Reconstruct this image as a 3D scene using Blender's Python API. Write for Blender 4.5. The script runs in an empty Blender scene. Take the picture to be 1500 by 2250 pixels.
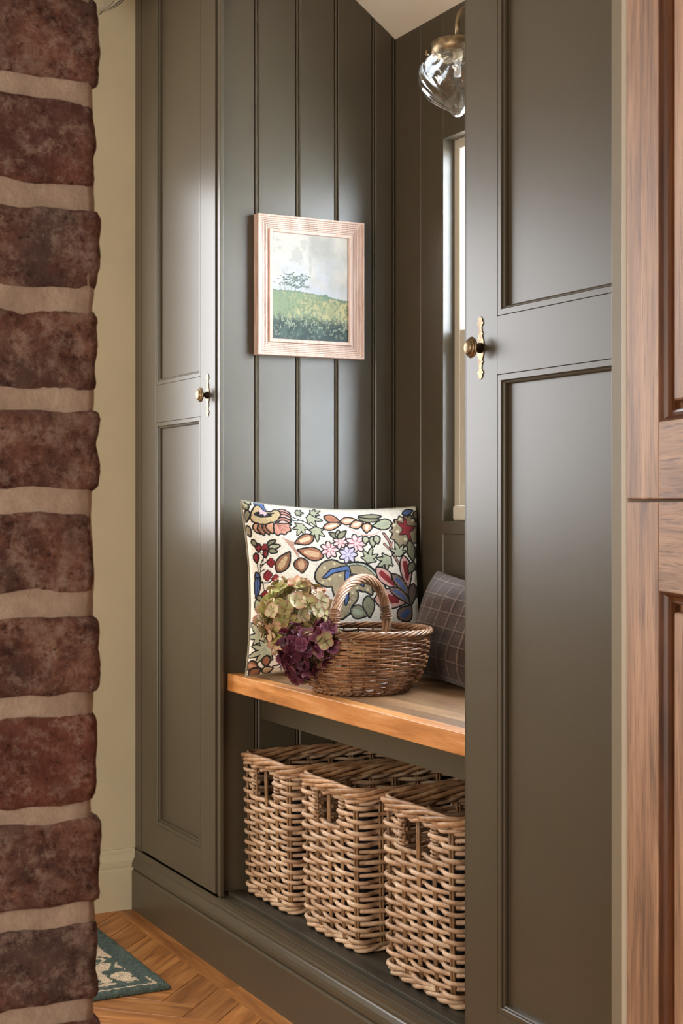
import bpy, bmesh, math, random
import numpy as np
from mathutils import Vector, Matrix
random.seed(7)
rng = np.random.default_rng(7)
C = bpy.context.scene.collection
S = bpy.context.scene
PI = math.pi

# ------------------------------------------------------------ camera, world, lights
EYE = 1.05
cam = bpy.data.cameras.new('camera'); cam.sensor_fit = 'VERTICAL'; cam.sensor_height = 36
cam.lens = 3300 / 2250 * 36; cam.shift_y = -13 / 2250; cam.clip_start = .05
cam.dof.use_dof = True; cam.dof.focus_distance = 2.9; cam.dof.aperture_fstop = 52.8 / 1.6
co = bpy.data.objects.new('camera', cam); C.objects.link(co)
co.location = (0, 0, EYE); co.rotation_euler = (PI / 2, 0, -math.radians(27.324))
S.camera = co
S.view_settings.view_transform = 'Standard'; S.view_settings.look = 'None'
S.view_settings.gamma = 1; S.view_settings.use_curve_mapping = False
S.view_settings.exposure = 0.0

w = bpy.data.worlds.new('world'); S.world = w; w.use_nodes = True
bg = w.node_tree.nodes['Background']
bg.inputs[0].default_value = (1.0, .93, .84, 1); bg.inputs[1].default_value = .24

def area(name, loc, aim, sx, sy, power, col):
    l = bpy.data.lights.new(name, 'AREA'); l.shape = 'RECTANGLE'; l.size = sx; l.size_y = sy
    l.energy = power; l.color = col
    o = bpy.data.objects.new(name, l); C.objects.link(o); o.location = loc
    o.rotation_euler = (Vector(aim) - Vector(loc)).to_track_quat('-Z', 'Y').to_euler()
    return o
# daylight outside the alcove window, outside the glazed door in the far wall, and from the room behind
area('alcove_daylight', (2.35, 2.95, 1.50), (1.6, 2.95, 1.40), 2.6, 1.3, 350, (.80, .90, 1.0))
area('garden_daylight', (.52, 3.96, 1.60), (.60, 3.2, 1.45), 1.5, 1.35, 60, (.95, .97, 1.0))
area('room_daylight', (-1.9, .7, 1.10), (1.3, 2.5, .5), 1.8, 1.3, 88, (1.0, .90, .78))

# ------------------------------------------------------------ helpers
def col(h):
    h = h.lstrip('#'); r = [int(h[i:i + 2], 16) / 255 for i in (0, 2, 4)]
    return tuple((x / 12.92 if x <= .04045 else ((x + .055) / 1.055) ** 2.4) for x in r)
def rgba(h): return (*col(h), 1)

def mat(name, rough=.6, metal=0, base=None, spec=.5):
    m = bpy.data.materials.new(name); m.use_nodes = True; nt = m.node_tree
    b = nt.nodes['Principled BSDF']; b.inputs['Roughness'].default_value = rough
    b.inputs['Metallic'].default_value = metal; b.inputs['Specular IOR Level'].default_value = spec
    if base: b.inputs['Base Color'].default_value = rgba(base)
    return m, nt, b
def nd(nt, typ, **kw):
    n = nt.nodes.new(typ)
    for k, v in kw.items():
        if k in n.inputs.keys(): n.inputs[k].default_value = v
        else: setattr(n, k, v)
    return n
def coords(nt, scale=(1, 1, 1), kind='Object', rnd=False):
    tc = nd(nt, 'ShaderNodeTexCoord'); mp = nd(nt, 'ShaderNodeMapping'); mp.inputs['Scale'].default_value = scale
    nt.links.new(tc.outputs[kind], mp.inputs['Vector'])
    if rnd:
        oi = nd(nt, 'ShaderNodeObjectInfo'); mu = nd(nt, 'ShaderNodeMath', operation='MULTIPLY'); mu.inputs[1].default_value = 37
        nt.links.new(oi.outputs['Random'], mu.inputs[0]); nt.links.new(mu.outputs[0], mp.inputs['Location'])
    return mp.outputs[0]
def noise(nt, vec, scale, detail=4, rough=.55, dist=0):
    n = nd(nt, 'ShaderNodeTexNoise'); n.inputs['Scale'].default_value = scale; n.inputs['Detail'].default_value = detail
    n.inputs['Roughness'].default_value = rough; n.inputs['Distortion'].default_value = dist
    nt.links.new(vec, n.inputs['Vector']); return n.outputs['Fac']
def ramp(nt, fac, stops):
    r = nd(nt, 'ShaderNodeValToRGB'); e = r.color_ramp.elements
    while len(e) < len(stops): e.new(.5)
    for i, (p, c) in enumerate(stops): e[i].position = p; e[i].color = rgba(c) if isinstance(c, str) else (c, c, c, 1)
    nt.links.new(fac, r.inputs[0]); return r.outputs[0]
def bump(nt, b, h, strength, dist=.002):
    n = nd(nt, 'ShaderNodeBump'); n.inputs['Strength'].default_value = strength; n.inputs['Distance'].default_value = dist
    nt.links.new(h, n.inputs['Height']); nt.links.new(n.outputs[0], b.inputs['Normal'])
def mix(nt, f, a, b_, mode='MIX'):
    n = nd(nt, 'ShaderNodeMix', data_type='RGBA', blend_type=mode)
    for s_, v in ((0, f), (6, a), (7, b_)):
        if hasattr(v, 'node'): nt.links.new(v, n.inputs[s_])
        else: n.inputs[s_].default_value = v if s_ == 0 else rgba(v)
    return n.outputs[2]

def paint(name, base, rough, bs=.05, var=.06):
    m, nt, b = mat(name, rough, base=base)
    v = coords(nt); n = noise(nt, v, 3, 3)
    h = base.lstrip('#'); lo = ''.join('%02x' % max(0, int(int(h[i:i + 2], 16) * (1 - var))) for i in (0, 2, 4))
    nt.links.new(ramp(nt, n, [(.3, lo), (.7, base)]), b.inputs['Base Color'])
    bump(nt, b, noise(nt, coords(nt, (1, 1, .25)), 260, 3), bs, .001)
    return m
def wood(name, dark, mid, light, axis=1, rough=.45, scale=1.0, bs=.25, rnd=True, pores=.4):
    m, nt, b = mat(name, rough)
    sc = [9 * scale] * 3; sc[axis] = .9 * scale
    v = coords(nt, tuple(sc), rnd=rnd)
    n1 = noise(nt, v, 3.2, 6, .62, .6)
    c1 = ramp(nt, n1, [(.32, dark), (.5, mid), (.68, light)])
    sp = [130 * scale] * 3; sp[axis] = 7 * scale
    n2 = noise(nt, coords(nt, tuple(sp), rnd=rnd), 1.6, 3, .6)
    f = ramp(nt, n2, [(.34, 1.0), (.47, 0.0)])
    fm = nd(nt, 'ShaderNodeMath', operation='MULTIPLY'); fm.inputs[1].default_value = pores; nt.links.new(f, fm.inputs[0])
    c2 = mix(nt, fm.outputs[0], c1, dark)
    oi = nd(nt, 'ShaderNodeObjectInfo'); hs = nd(nt, 'ShaderNodeHueSaturation')
    mr = nd(nt, 'ShaderNodeMapRange'); mr.inputs['To Min'].default_value = .78 if rnd else 1; mr.inputs['To Max'].default_value = 1.18 if rnd else 1
    nt.links.new(oi.outputs['Random'], mr.inputs[0]); nt.links.new(mr.outputs[0], hs.inputs['Value'])
    nt.links.new(c2, hs.inputs['Color']); nt.links.new(hs.outputs[0], b.inputs['Base Color'])
    bump(nt, b, n2, bs, .001)
    return m
def vcol_mat(name, rough=.85, bscale=600, bstr=.4, sheen=0, bdist=.001):
    m, nt, b = mat(name, rough, spec=.25)
    a = nd(nt, 'ShaderNodeVertexColor'); a.layer_name = 'pigment'
    nt.links.new(a.outputs[0], b.inputs['Base Color']); b.inputs['Sheen Weight'].default_value = sheen
    if bstr: bump(nt, b, noise(nt, coords(nt), bscale, 2), bstr, bdist)
    return m

M = {}
M['olive'] = paint('dark_olive_paint', '#4e4637', .34, .05)
M['olive_shelf'] = wood('dark_stained_board', '#2b281f', '#3b372c', '#4a4639', 1, .5, 1, .3, rnd=False)
M['cream'] = paint('cream_wall_paint', '#cec3a5', .8, .10)
M['ceil'] = paint('ceiling_plaster', '#ddd4c3', .9, .15)
M['trimcream'] = paint('stone_gloss_paint', '#8f8773', .4, .10)
M['winframe'] = paint('window_paint', '#cdc4b2', .4, .03)
M['oak'] = wood('oak_worktop', '#8a5527', '#b87a40', '#d29a5c', 1, .38, 1.3, .15, rnd=False, pores=.3)
M['stable'] = wood('stained_hardwood', '#684832', '#a07858', '#bb9371', 2, .6, 1.1, .5, rnd=False, pores=.75)
M['stable_h'] = wood('stained_hardwood_rail', '#684832', '#a27a59', '#be9673', 0, .6, 1.1, .5, rnd=False, pores=.85)
M['stable_shaded'] = wood('shaded_hardwood', '#3a1d0d', '#5e3519', '#7a4a2a', 2, .38, 1, .2, rnd=False)  # darker wood: shade on the away-facing moulding put into its colour
M['parquet'] = wood('oak_parquet_block', '#7d4d25', '#a96e38', '#c58a4e', 0, .42, 1.4, .2, rnd=True, pores=.3)
M['subfloor'], _, _ = mat('dark_joint_and_gap_shade', .9, base='#3a2412')  # dark block joints; also stands in for shade in the door gaps
M['pinkoak'] = wood('limed_pink_wood', '#b89886', '#d2b5a4', '#e0cabc', 2, .5, 3, .2, rnd=False, pores=.3)

# brass
m, nt, b = mat('aged_brass', .42, 1.0)
nt.links.new(ramp(nt, noise(nt, coords(nt), 60, 3), [(.35, '#6e5d49'), (.7, '#a58f6f')]), b.inputs['Base Color']); M['brass'] = m
m, nt, b = mat('dark_bronze', .4, 1.0, base='#3a3128'); M['bronze'] = m
# glass
m, nt, b = mat('clear_ribbed_glass', .02, base='#ffffff'); b.inputs['Transmission Weight'].default_value = 1; b.inputs['IOR'].default_value = 1.52; M['glass'] = m
m, nt, b = mat('window_glass', .0, base='#ffffff'); b.inputs['Transmission Weight'].default_value = 1; b.inputs['IOR'].default_value = 1.02; M['pane'] = m
m, nt, b = mat('frosted_bulb', .35, base='#f4f1ea'); b.inputs['Transmission Weight'].default_value = .6; M['bulb'] = m
M['ceramic'], _, _ = mat('bulb_holder', .4, base='#c9b896')

# brick
m, nt, b = mat('weathered_brick', .92, spec=.2)
v = coords(nt, rnd=True)
n1 = noise(nt, v, 30, 10, .78, 0); n2 = noise(nt, v, 10, 4, .6); n3 = noise(nt, v, 150, 6, .8); n4 = noise(nt, v, 75, 10, .85, 0)
basec = ramp(nt, n1, [(.36, '#4c332d'), (.46, '#724a3e'), (.54, '#8a5f4e'), (.64, '#a98a79')])
purp = mix(nt, ramp(nt, n2, [(.42, 0.0), (.60, .8)]), basec, '#5f4c48')
oi = nd(nt, 'ShaderNodeObjectInfo')
red = mix(nt, ramp(nt, oi.outputs['Random'], [(.6, 0.0), (.9, .6)]), purp, '#7d4030')
bl = mix(nt, ramp(nt, n4, [(.50, 0.0), (.60, .6)]), red, '#b39a8a')
dk = mix(nt, ramp(nt, n3, [(.36, .85), (.43, 0.0)]), bl, '#35241f')
nt.links.new(dk, b.inputs['Base Color']); bump(nt, b, noise(nt, v, 120, 8, .8), 1.0, .004); M['brick'] = m
m, nt, b = mat('lime_mortar', .95, spec=.15); v = coords(nt)
nt.links.new(ramp(nt, noise(nt, v, 40, 6, .65), [(.3, '#a38c7a'), (.55, '#b9a18e'), (.75, '#cbb6a4')]), b.inputs['Base Color'])
bump(nt, b, noise(nt, v, 160, 8, .75), .7, .003); M['mortar'] = m

def cane(name, dark, mid, light, rough=.5):
    m, nt, b = mat(name, rough)
    v = coords(nt); n = noise(nt, v, 22, 4, .6, .4); c1 = ramp(nt, n, [(.30, dark), (.5, mid), (.70, light)])
    n2 = noise(nt, v, 210, 3); c2 = mix(nt, ramp(nt, n2, [(.3, .5), (.45, 0.0)]), c1, dark)
    oi = nd(nt, 'ShaderNodeObjectInfo'); hs = nd(nt, 'ShaderNodeHueSaturation')
    mr = nd(nt, 'ShaderNodeMapRange'); mr.inputs['To Min'].default_value = .82; mr.inputs['To Max'].default_value = 1.16
    nt.links.new(oi.outputs['Random'], mr.inputs[0]); nt.links.new(mr.outputs[0], hs.inputs['Value'])
    nt.links.new(c2, hs.inputs['Color']); nt.links.new(hs.outputs[0], b.inputs['Base Color'])
    bump(nt, b, n2, .25, .001); return m
M['cane'] = cane('pale_rattan', '#8f6e52', '#c2a080', '#dfc5a8')
M['cane_rim'] = cane('rattan_rim', '#87613f', '#b58c66', '#d3ae87')
M['cane_stake'] = cane('rattan_stake', '#6f5236', '#93704c', '#b39067')
M['willow'] = cane('brown_willow', '#4a2f1e', '#7b5538', '#a27b58', .36)
M['willow_h'] = cane('handle_willow', '#6d4a33', '#a07a5c', '#c9a68a', .36)
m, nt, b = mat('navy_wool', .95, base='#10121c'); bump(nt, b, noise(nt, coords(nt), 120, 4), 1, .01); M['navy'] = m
M['stitch'] = vcol_mat('crewel_stitch', .9, 420, .55, .1, .002)
M['plaid'] = vcol_mat('plaid_wool', .95, 500, .5, .2)
M['rug'] = vcol_mat('tufted_rug', .98, 300, 1.0, 0, .006)
M['canvas'] = vcol_mat('painted_canvas', .6, 300, .15)
m = vcol_mat('petal', .55, 200, .1); M['petal'] = m
b = m.node_tree.nodes['Principled BSDF']; b.inputs['Subsurface Weight'].default_value = .15; b.inputs['Subsurface Radius'].default_value = (.01, .01, .005)
m, nt, b = mat('stem', .6, base='#6d6a3a'); M['stem'] = m

def tag(o, label=None, cat=None, group=None, kind=None):
    if label: o['label'] = label
    if cat: o['category'] = cat
    if group: o['group'] = group
    if kind: o['kind'] = kind
    return o
def empty(name, loc=(0, 0, 0)):
    o = bpy.data.objects.new(name, None); C.objects.link(o); o.location = loc; o.empty_display_size = .05; return o
def link(name, me, parent=None, m=None, smooth=False):
    if m: me.materials.append(m)
    if smooth: me.polygons.foreach_set('use_smooth', [True] * len(me.polygons))
    o = bpy.data.objects.new(name, me); C.objects.link(o)
    if parent:
        o.parent = parent
        wl = parent.location.copy(); q = parent
        while q.parent: q = q.parent; wl += q.location
        o.matrix_parent_inverse = Matrix.Identity(4); o.location = -wl
    return o
def py(name, v, f, m, parent=None, smooth=False):
    me = bpy.data.meshes.new(name); me.from_pydata([tuple(map(float, q)) for q in v], [], f); me.update()
    return link(name, me, parent, m, smooth)
def bmo(name, bm, m, parent=None, smooth=False):
    me = bpy.data.meshes.new(name); bm.normal_update(); bm.to_mesh(me); bm.free(); return link(name, me, parent, m, smooth)
def addbox(bm, x0, x1, y0, y1, z0, z1, bev=0, seg=2):
    r = bmesh.ops.create_cube(bm, size=1)
    bmesh.ops.transform(bm, verts=r['verts'], matrix=Matrix.Translation(((x0 + x1) / 2, (y0 + y1) / 2, (z0 + z1) / 2)) @ Matrix.Diagonal((abs(x1 - x0), abs(y1 - y0), abs(z1 - z0), 1)))
    if bev:
        ed = list({e for v_ in r['verts'] for e in v_.link_edges})
        bmesh.ops.bevel(bm, geom=ed, offset=bev, segments=seg, affect='EDGES', profile=.5)
def box(name, x0, x1, y0, y1, z0, z1, m, parent=None, bev=0):
    bm = bmesh.new(); addbox(bm, x0, x1, y0, y1, z0, z1, bev); return bmo(name, bm, m, parent)
def extrude_poly(pts, fn, a, b_):
    """closed 2D outline swept between a and b; fn(p, t) -> 3D"""
    n = len(pts); v = [fn(p, a) for p in pts] + [fn(p, b_) for p in pts]
    f = [(i, (i + 1) % n, n + (i + 1) % n, n + i) for i in range(n)] + [tuple(range(n))[::-1], tuple(range(n, 2 * n))]
    return v, f
def ring_sweep(name, r, prof, fn, m, parent=None, smooth=False):
    """mitred moulding round a rectangle r=(a0,a1,b0,b1); prof=[(inset,depth)]; fn(a,b,depth)->3D"""
    a0, a1, b0, b1 = r; v = []; f = []; k = len(prof)
    for s_, d in prof:
        for (a, b_) in ((a0 + s_, b0 + s_), (a1 - s_, b0 + s_), (a1 - s_, b1 - s_), (a0 + s_, b1 - s_)): v.append(fn(a, b_, d))
    for i in range(k - 1):
        for j in range(4): f.append((i * 4 + j, i * 4 + (j + 1) % 4, (i + 1) * 4 + (j + 1) % 4, (i + 1) * 4 + j))
    o = py(name, v, f, m, parent, smooth)
    bm = bmesh.new(); bm.from_mesh(o.data); bmesh.ops.recalc_face_normals(bm, faces=bm.faces); bm.to_mesh(o.data); bm.free()
    return o
def tube_data(P, r, sides=6, closed=False, taper=None):
    P = np.asarray(P, float); n = len(P)
    if closed: T = np.roll(P, -1, 0) - np.roll(P, 1, 0)
    else: T = np.gradient(P, axis=0)
    T /= np.linalg.norm(T, axis=1)[:, None] + 1e-12
    if closed or abs(T[:, 2]).max() < .9:
        A = np.cross(T, np.array([0, 0, 1.])); A /= np.linalg.norm(A, axis=1)[:, None] + 1e-12
    else:
        A = np.zeros_like(T); q = np.cross(T[0], (1., .31, .11)); A[0] = q / np.linalg.norm(q)
        for i in range(1, n): q = A[i - 1] - T[i] * (A[i - 1] @ T[i]); A[i] = q / (np.linalg.norm(q) + 1e-12)
    B = np.cross(A, T)
    R = np.full(n, r) if np.isscalar(r) else np.asarray(r)
    th = np.arange(sides) * 2 * PI / sides
    V = P[:, None, :] + R[:, None, None] * (A[:, None, :] * np.cos(th)[None, :, None] + B[:, None, :] * np.sin(th)[None, :, None])
    V = V.reshape(-1, 3); F = []
    for i in range(n if closed else n - 1):
        a = i * sides; c = ((i + 1) % n) * sides
        for j in range(sides):
            k = (j + 1) % sides; F.append((a + j, c + j, c + k, a + k))
    if not closed: F.append(tuple(range(sides))); F.append(tuple(range((n - 1) * sides, n * sides))[::-1])
    return V, F
class MB:
    def __init__(s): s.v = []; s.f = []; s.n = 0
    def add(s, V, F): s.v.append(np.asarray(V, float).reshape(-1, 3)); s.f += [tuple(i + s.n for i in q) for q in F]; s.n += len(s.v[-1])
    def tube(s, P, r, sides=6, closed=False): s.add(*tube_data(P, r, sides, closed))
    def build(s, name, m, parent=None, smooth=True):
        return py(name, np.concatenate(s.v), s.f, m, parent, smooth)
def tube(name, P, r, m, parent=None, sides=6, closed=False):
    V, F = tube_data(P, r, sides, closed); return py(name, V, F, m, parent, True)
def lathe(name, prof, n, m, parent=None, rfn=None, fn=None, cap=False):
    v = []; f = []
    for i, (r, z) in enumerate(prof):
        for j in range(n):
            t = 2 * PI * j / n; rr = rfn(r, z, t) if rfn else r; p = (rr * math.cos(t), rr * math.sin(t), z); v.append(fn(p) if fn else p)
    for i in range(len(prof) - 1):
        for j in range(n):
            k = (j + 1) % n; f.append((i * n + j, i * n + k, (i + 1) * n + k, (i + 1) * n + j))
    if cap: f.append(tuple(range(n))[::-1]); f.append(tuple(range((len(prof) - 1) * n, len(prof) * n)))
    return py(name, v, f, m, parent, True)

def vnoise(H, W, cells, seed=0, octv=4):
    r = np.random.default_rng(seed); out = np.zeros((H, W)); amp = 1; tot = 0
    for o_ in range(octv):
        c = cells * 2 ** o_; g = r.random((c + 2, c + 2))
        y = np.linspace(0, c, H, endpoint=False); x = np.linspace(0, c, W, endpoint=False)
        yi = y.astype(int); xi = x.astype(int); fy = y - yi; fx = x - xi; fy = fy * fy * (3 - 2 * fy); fx = fx * fx * (3 - 2 * fx)
        a = g[yi][:, xi]; b_ = g[yi][:, xi + 1]; c_ = g[yi + 1][:, xi]; d = g[yi + 1][:, xi + 1]
        out += amp * ((a * (1 - fx) + b_ * fx) * (1 - fy)[:, None] + (c_ * (1 - fx) + d * fx) * fy[:, None]); tot += amp; amp *= .5
    return out / tot
def set_pigment(me, cols):
    a = me.color_attributes.new('pigment', 'FLOAT_COLOR', 'POINT')
    c = np.ones((len(me.vertices), 4), np.float32); c[:, :3] = cols.reshape(-1, 3); a.data.foreach_set('color', c.ravel())
def grid_mesh(name, P, cols, m, parent=None, closed_back=None):
    """P: H x W x 3"""
    H, W = P.shape[:2]; V = P.reshape(-1, 3)
    i = np.arange(H - 1)[:, None] * W + np.arange(W - 1)[None, :]
    F = np.stack([i, i + 1, i + W + 1, i + W], -1).reshape(-1, 4)
    if closed_back is not None:
        V2 = closed_back.reshape(-1, 3); F2 = F[:, ::-1] + len(V); n0 = len(V)
        V = np.concatenate([V, V2]); F = np.concatenate([F, F2]); cols = np.concatenate([cols.reshape(-1, 3)] * 2)
        top = np.arange(W - 1); E = [np.stack([top + 1, top, top + n0, top + 1 + n0], -1)]
        bt = (H - 1) * W + top; E.append(np.stack([bt, bt + 1, bt + 1 + n0, bt + n0], -1))
        lf = np.arange(H - 1) * W; E.append(np.stack([lf, lf + W, lf + W + n0, lf + n0], -1))
        rt = lf + W - 1; E.append(np.stack([rt + W, rt, rt + n0, rt + W + n0], -1))
        F = np.concatenate([F] + E)
    me = bpy.data.meshes.new(name); me.vertices.add(len(V)); me.vertices.foreach_set('co', V.astype(np.float32).ravel())
    me.loops.add(F.size); me.loops.foreach_set('vertex_index', F.astype(np.int32).ravel())
    me.polygons.add(len(F)); me.polygons.foreach_set('loop_start', np.arange(0, F.size, 4, dtype=np.int32))
    me.update(calc_edges=True); me.validate(); set_pigment(me, cols); return link(name, me, parent, m, True)

class Raster:
    """flat design worked out on a lattice; x0,y0,x1,y1 = extent of the design's own coordinates"""
    def __init__(s, W, H, ext, bgc):
        s.W, s.H = W, H; x0, y0, x1, y1 = ext; s.X, s.Y = np.meshgrid(np.linspace(x0, x1, W), np.linspace(y0, y1, H))
        s.C = np.zeros((H, W, 3)); s.C[:] = col(bgc); s.px = (x1 - x0) / W; s.ext = ext
    def _bb(s, p, pad):
        x0, y0, x1, y1 = s.ext; a = (p[:, 0].min() - pad - x0) / (x1 - x0) * (s.W - 1); b_ = (p[:, 0].max() + pad - x0) / (x1 - x0) * (s.W - 1)
        c = (p[:, 1].min() - pad - y0) / (y1 - y0) * (s.H - 1); d = (p[:, 1].max() + pad - y0) / (y1 - y0) * (s.H - 1)
        f = lambda q, n: int(min(max(q, 0), n)); return slice(f(c, s.H), f(d + 2, s.H)), slice(f(a, s.W), f(b_ + 2, s.W))
    def fill(s, p, c):
        p = np.asarray(p, float); sl = s._bb(p, 0); X = s.X[sl]; Y = s.Y[sl]; ins = np.zeros(X.shape, bool)
        if X.size == 0: return
        for (xa, ya), (xb, yb) in zip(p, np.roll(p, -1, 0)):
            if ya == yb: continue
            ins ^= ((ya > Y) != (yb > Y)) & (X < (xb - xa) * (Y - ya) / (yb - ya) + xa)
        s.C[sl][ins] = col(c)
    def line(s, p, wd, c, closed=False):
        p = np.asarray(p, float); sl = s._bb(p, wd); X = s.X[sl]; Y = s.Y[sl]
        if X.size == 0: return
        q = np.roll(p, -1, 0) if closed else p[1:]; D = np.full(X.shape, 1e9)
        for (xa, ya), (xb, yb) in zip(p, q):
            dx, dy = xb - xa, yb - ya; L = dx * dx + dy * dy + 1e-9; t = np.clip(((X - xa) * dx + (Y - ya) * dy) / L, 0, 1)
            D = np.minimum(D, (X - xa - t * dx) ** 2 + (Y - ya - t * dy) ** 2)
        s.C[sl][D < (wd / 2) ** 2] = col(c)
    def shape(s, p, c, wd=2.6, oc='#1d1b1a'): s.line(p, wd * 2.9, oc, True); s.fill(p, c)

def smooth_poly(p, k=3, closed=True):
    p = np.asarray(p, float)
    for _ in range(k):
        q = np.roll(p, -1, 0); n = np.empty((len(p) * 2, 2)); n[0::2] = .75 * p + .25 * q; n[1::2] = .25 * p + .75 * q
        if not closed: n = np.concatenate([p[:1], n[:-2], p[-1:]])
        p = n
    return p

# ============================================================ SETTING
XF = 1.3272      # cabinet front plane
YL = 3.1865      # alcove left panelling
XB = 1.7934      # alcove back wall
YR = 2.122       # right cupboard's left edge
YW = 3.7463      # far cream wall
ZC = 2.60

# --- floor with herringbone blocks
fl = empty('floor'); tag(fl, kind='structure')
box('subfloor', -2.2, 1.9, -1.2, 3.80, -.05, -.004, M['subfloor'], fl)
bw, bl = .08, .32
def clip(poly, a, b_, c):   # keep a*x+b*y<=c
    out = []
    for i in range(len(poly)):
        p, q = poly[i], poly[(i + 1) % len(poly)]; dp = a * p[0] + b_ * p[1] - c; dq = a * q[0] + b_ * q[1] - c
        if dp <= 0: out.append(p)
        if dp * dq < 0: t = dp / (dp - dq); out.append((p[0] + t * (q[0] - p[0]), p[1] + t * (q[1] - p[1])))
    return out
s2 = math.sqrt(.5); g = .0006
def rot45(x, y): return ((x - y) * s2, (x + y) * s2)
ox, oy = 1.1808, 3.1728
nb = 0
hb = [-.35, 1.2655, 1.35, YW - .017]
for kk in range(-30, 31):
    for mm in range(-8, 9):
        for ty in (0, 1):
            cx, cy = kk * bw + mm * bl, kk * bw - mm * bl
            if ty == 0: r = (cx + g, cx + bl - g, cy + g, cy + bw - g)
            else: r = (cx - bw + g, cx - g, cy + g, cy + bl - g)
            p = [rot45(*q) for q in ((r[0], r[2]), (r[1], r[2]), (r[1], r[3]), (r[0], r[3]))]
            p = [(q[0] + ox, q[1] + oy) for q in p]
            for a_, b_, c_ in ((-1, 0, -hb[0]), (1, 0, hb[1]), (0, -1, -hb[2]), (0, 1, hb[3])):
                p = clip(p, a_, b_, c_)
                if len(p) < 3: break
            if len(p) < 3: continue
            A = abs(sum(p[i][0] * p[(i + 1) % len(p)][1] - p[(i + 1) % len(p)][0] * p[i][1] for i in range(len(p)))) / 2
            if A < 1e-4 or nb >= 300: continue
            nb += 1
            cxm = sum(q[0] for q in p) / len(p); cym = sum(q[1] for q in p) / len(p)
            an = PI / 4 if ty == 0 else -PI / 4; ca, sa = math.cos(-an), math.sin(-an)
            loc = [((q[0] - cxm) * ca - (q[1] - cym) * sa, (q[0] - cxm) * sa + (q[1] - cym) * ca) for q in p]
            zt = rng.uniform(-.0003, .0003); n = len(loc)
            v = [(x, y, -.01) for x, y in loc] + [(x, y, zt - .0006) for x, y in loc] + [(x * .992 if abs(x) > .02 else x, y * .975, zt) for x, y in loc]
            f = [tuple(range(2 * n, 3 * n))] + [(i, (i + 1) % n, n + (i + 1) % n, n + i) for i in range(n)] + [(n + i, n + (i + 1) % n, 2 * n + (i + 1) % n, 2 * n + i) for i in range(n)]
            o = py('floor_block', v, f, M['parquet'], fl); o.location = (cxm, cym, 0); o.rotation_euler = (0, 0, an)
# border strips beside the plinth, in lengths
M['parquet_y'] = wood('oak_border_strip', '#7d4d25', '#a96e38', '#c58a4e', 1, .42, 1.4, .2, rnd=True, pores=.3)
for y0, y1 in ((.2, .95), (.95, 1.75), (1.75, 2.45), (2.45, 3.02), (3.02, YW - .017)):
    box('border_strip', 1.2665, 1.318, y0 + .0004, y1 - .0004, -.01, .0002, M['parquet_y'], fl, .0006)
# plain boards where the camera does not look
for i in range(12): box('floor_board', -2.2 + i * .15, -2.2 + i * .15 + .149, -1.2, 3.72, -.01, 0, M['parquet_y'], fl, .0006)
for i in range(17): box('floor_board', -.399 + i * .1, -.399 + i * .1 + .099, -1.2, 1.349, -.01, 0, M['parquet_y'], fl, .0006)

# --- far cream wall with a glazed opening (hidden behind the brick from here)
bm = bmesh.new()
for a in ((-2.2, -.25, 0, ZC), (1.165, 1.95, 0, ZC), (-.25, 1.165, 1.98, ZC), (-.25, 1.165, 0, .92)):
    addbox(bm, a[0], a[1], YW, YW + .12, a[2], a[3])
o = bmo('wall_far', bm, M['cream'], None); tag(o, kind='structure')
wf = empty('window_2', (.415, YW, .92)); tag(wf, kind='structure')
bm = bmesh.new()
for a in ((-.25, -.19, .92, 1.98), (1.135, 1.165, .92, 1.98), (-.19, 1.135, .92, .98), (-.19, 1.135, 1.91, 1.98)): addbox(bm, a[0], a[1], YW + .02, YW + .08, a[2], a[3], .004)
bmo('window_frame', bm, M['winframe'], wf)
# skirting on the cream wall
prof = [(0, 0), (.020, 0), (.020, .104), (.016, .108), (.0175, .114), (.0175, .128), (.013, .136), (.010, .143), (.009, .152), (.006, .156), (0, .156)]
v, f = extrude_poly(prof, lambda p, t: (t, YW - p[0], p[1]), -2.2, XF - .004)
o = py('baseboard_far', v, f, M['cream']); tag(o, kind='structure')

# --- ceilings
o = box('ceiling', -2.2, 1.235, -1.2, YW + .12, ZC, ZC + .05, M['ceil']); tag(o, kind='structure')
sl = .726
def zc(x): return 2.186 + (XB - x) * sl
v = []
for y in (.8, YW): v += [(1.225, y, zc(1.225)), (1.225, y, zc(1.225) + .05), (1.95, y, zc(1.95) + .05), (1.95, y, zc(1.95))]
o = py('ceiling_slope', v, [(0, 1, 2, 3), (7, 6, 5, 4), (0, 4, 5, 1), (1, 5, 6, 2), (2, 6, 7, 3), (3, 7, 4, 0)], M['ceil']); tag(o, kind='structure')

# --- alcove panelling: beaded boards
def bead_board(name, a0, a1, z0, z1, fn, parent, topfn=None, th=.016, bead=True):
    e = .0022
    if bead: pts = [(a0, th), (a0, e), (a0 + e, 0), (a1 - .0115, 0), (a1 - .0108, .0055), (a1 - .0090, .0055), (a1 - .0082, .0006), (a1 - .0055, -.0006), (a1 - .0030, .0006), (a1 - .0024, .0060), (a1, .0060), (a1, th)]
    else: pts = [(a0, th), (a0, .0012), (a0 + .0012, 0), (a1 - .0012, 0), (a1, .0012), (a1, th)]
    n = len(pts); v = [fn(p[0], p[1], z0) for p in pts] + [fn(p[0], p[1], topfn(p[0]) if topfn else z1) for p in pts]
    f = [(i, (i + 1) % n, n + (i + 1) % n, n + i) for i in range(n)] + [tuple(range(n))[::-1], tuple(range(n, 2 * n))]
    o = py(name, v, f, M['olive'], parent)
    bm = bmesh.new(); bm.from_mesh(o.data); bmesh.ops.recalc_face_normals(bm, faces=bm.faces); bm.to_mesh(o.data); bm.free()
    return o
wl = empty('wall_left', (XF, YL, 0)); tag(wl, kind='structure')
ed = [XF + .008, 1.4299, 1.5354, 1.6378, 1.7392, XB + .002]
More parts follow.
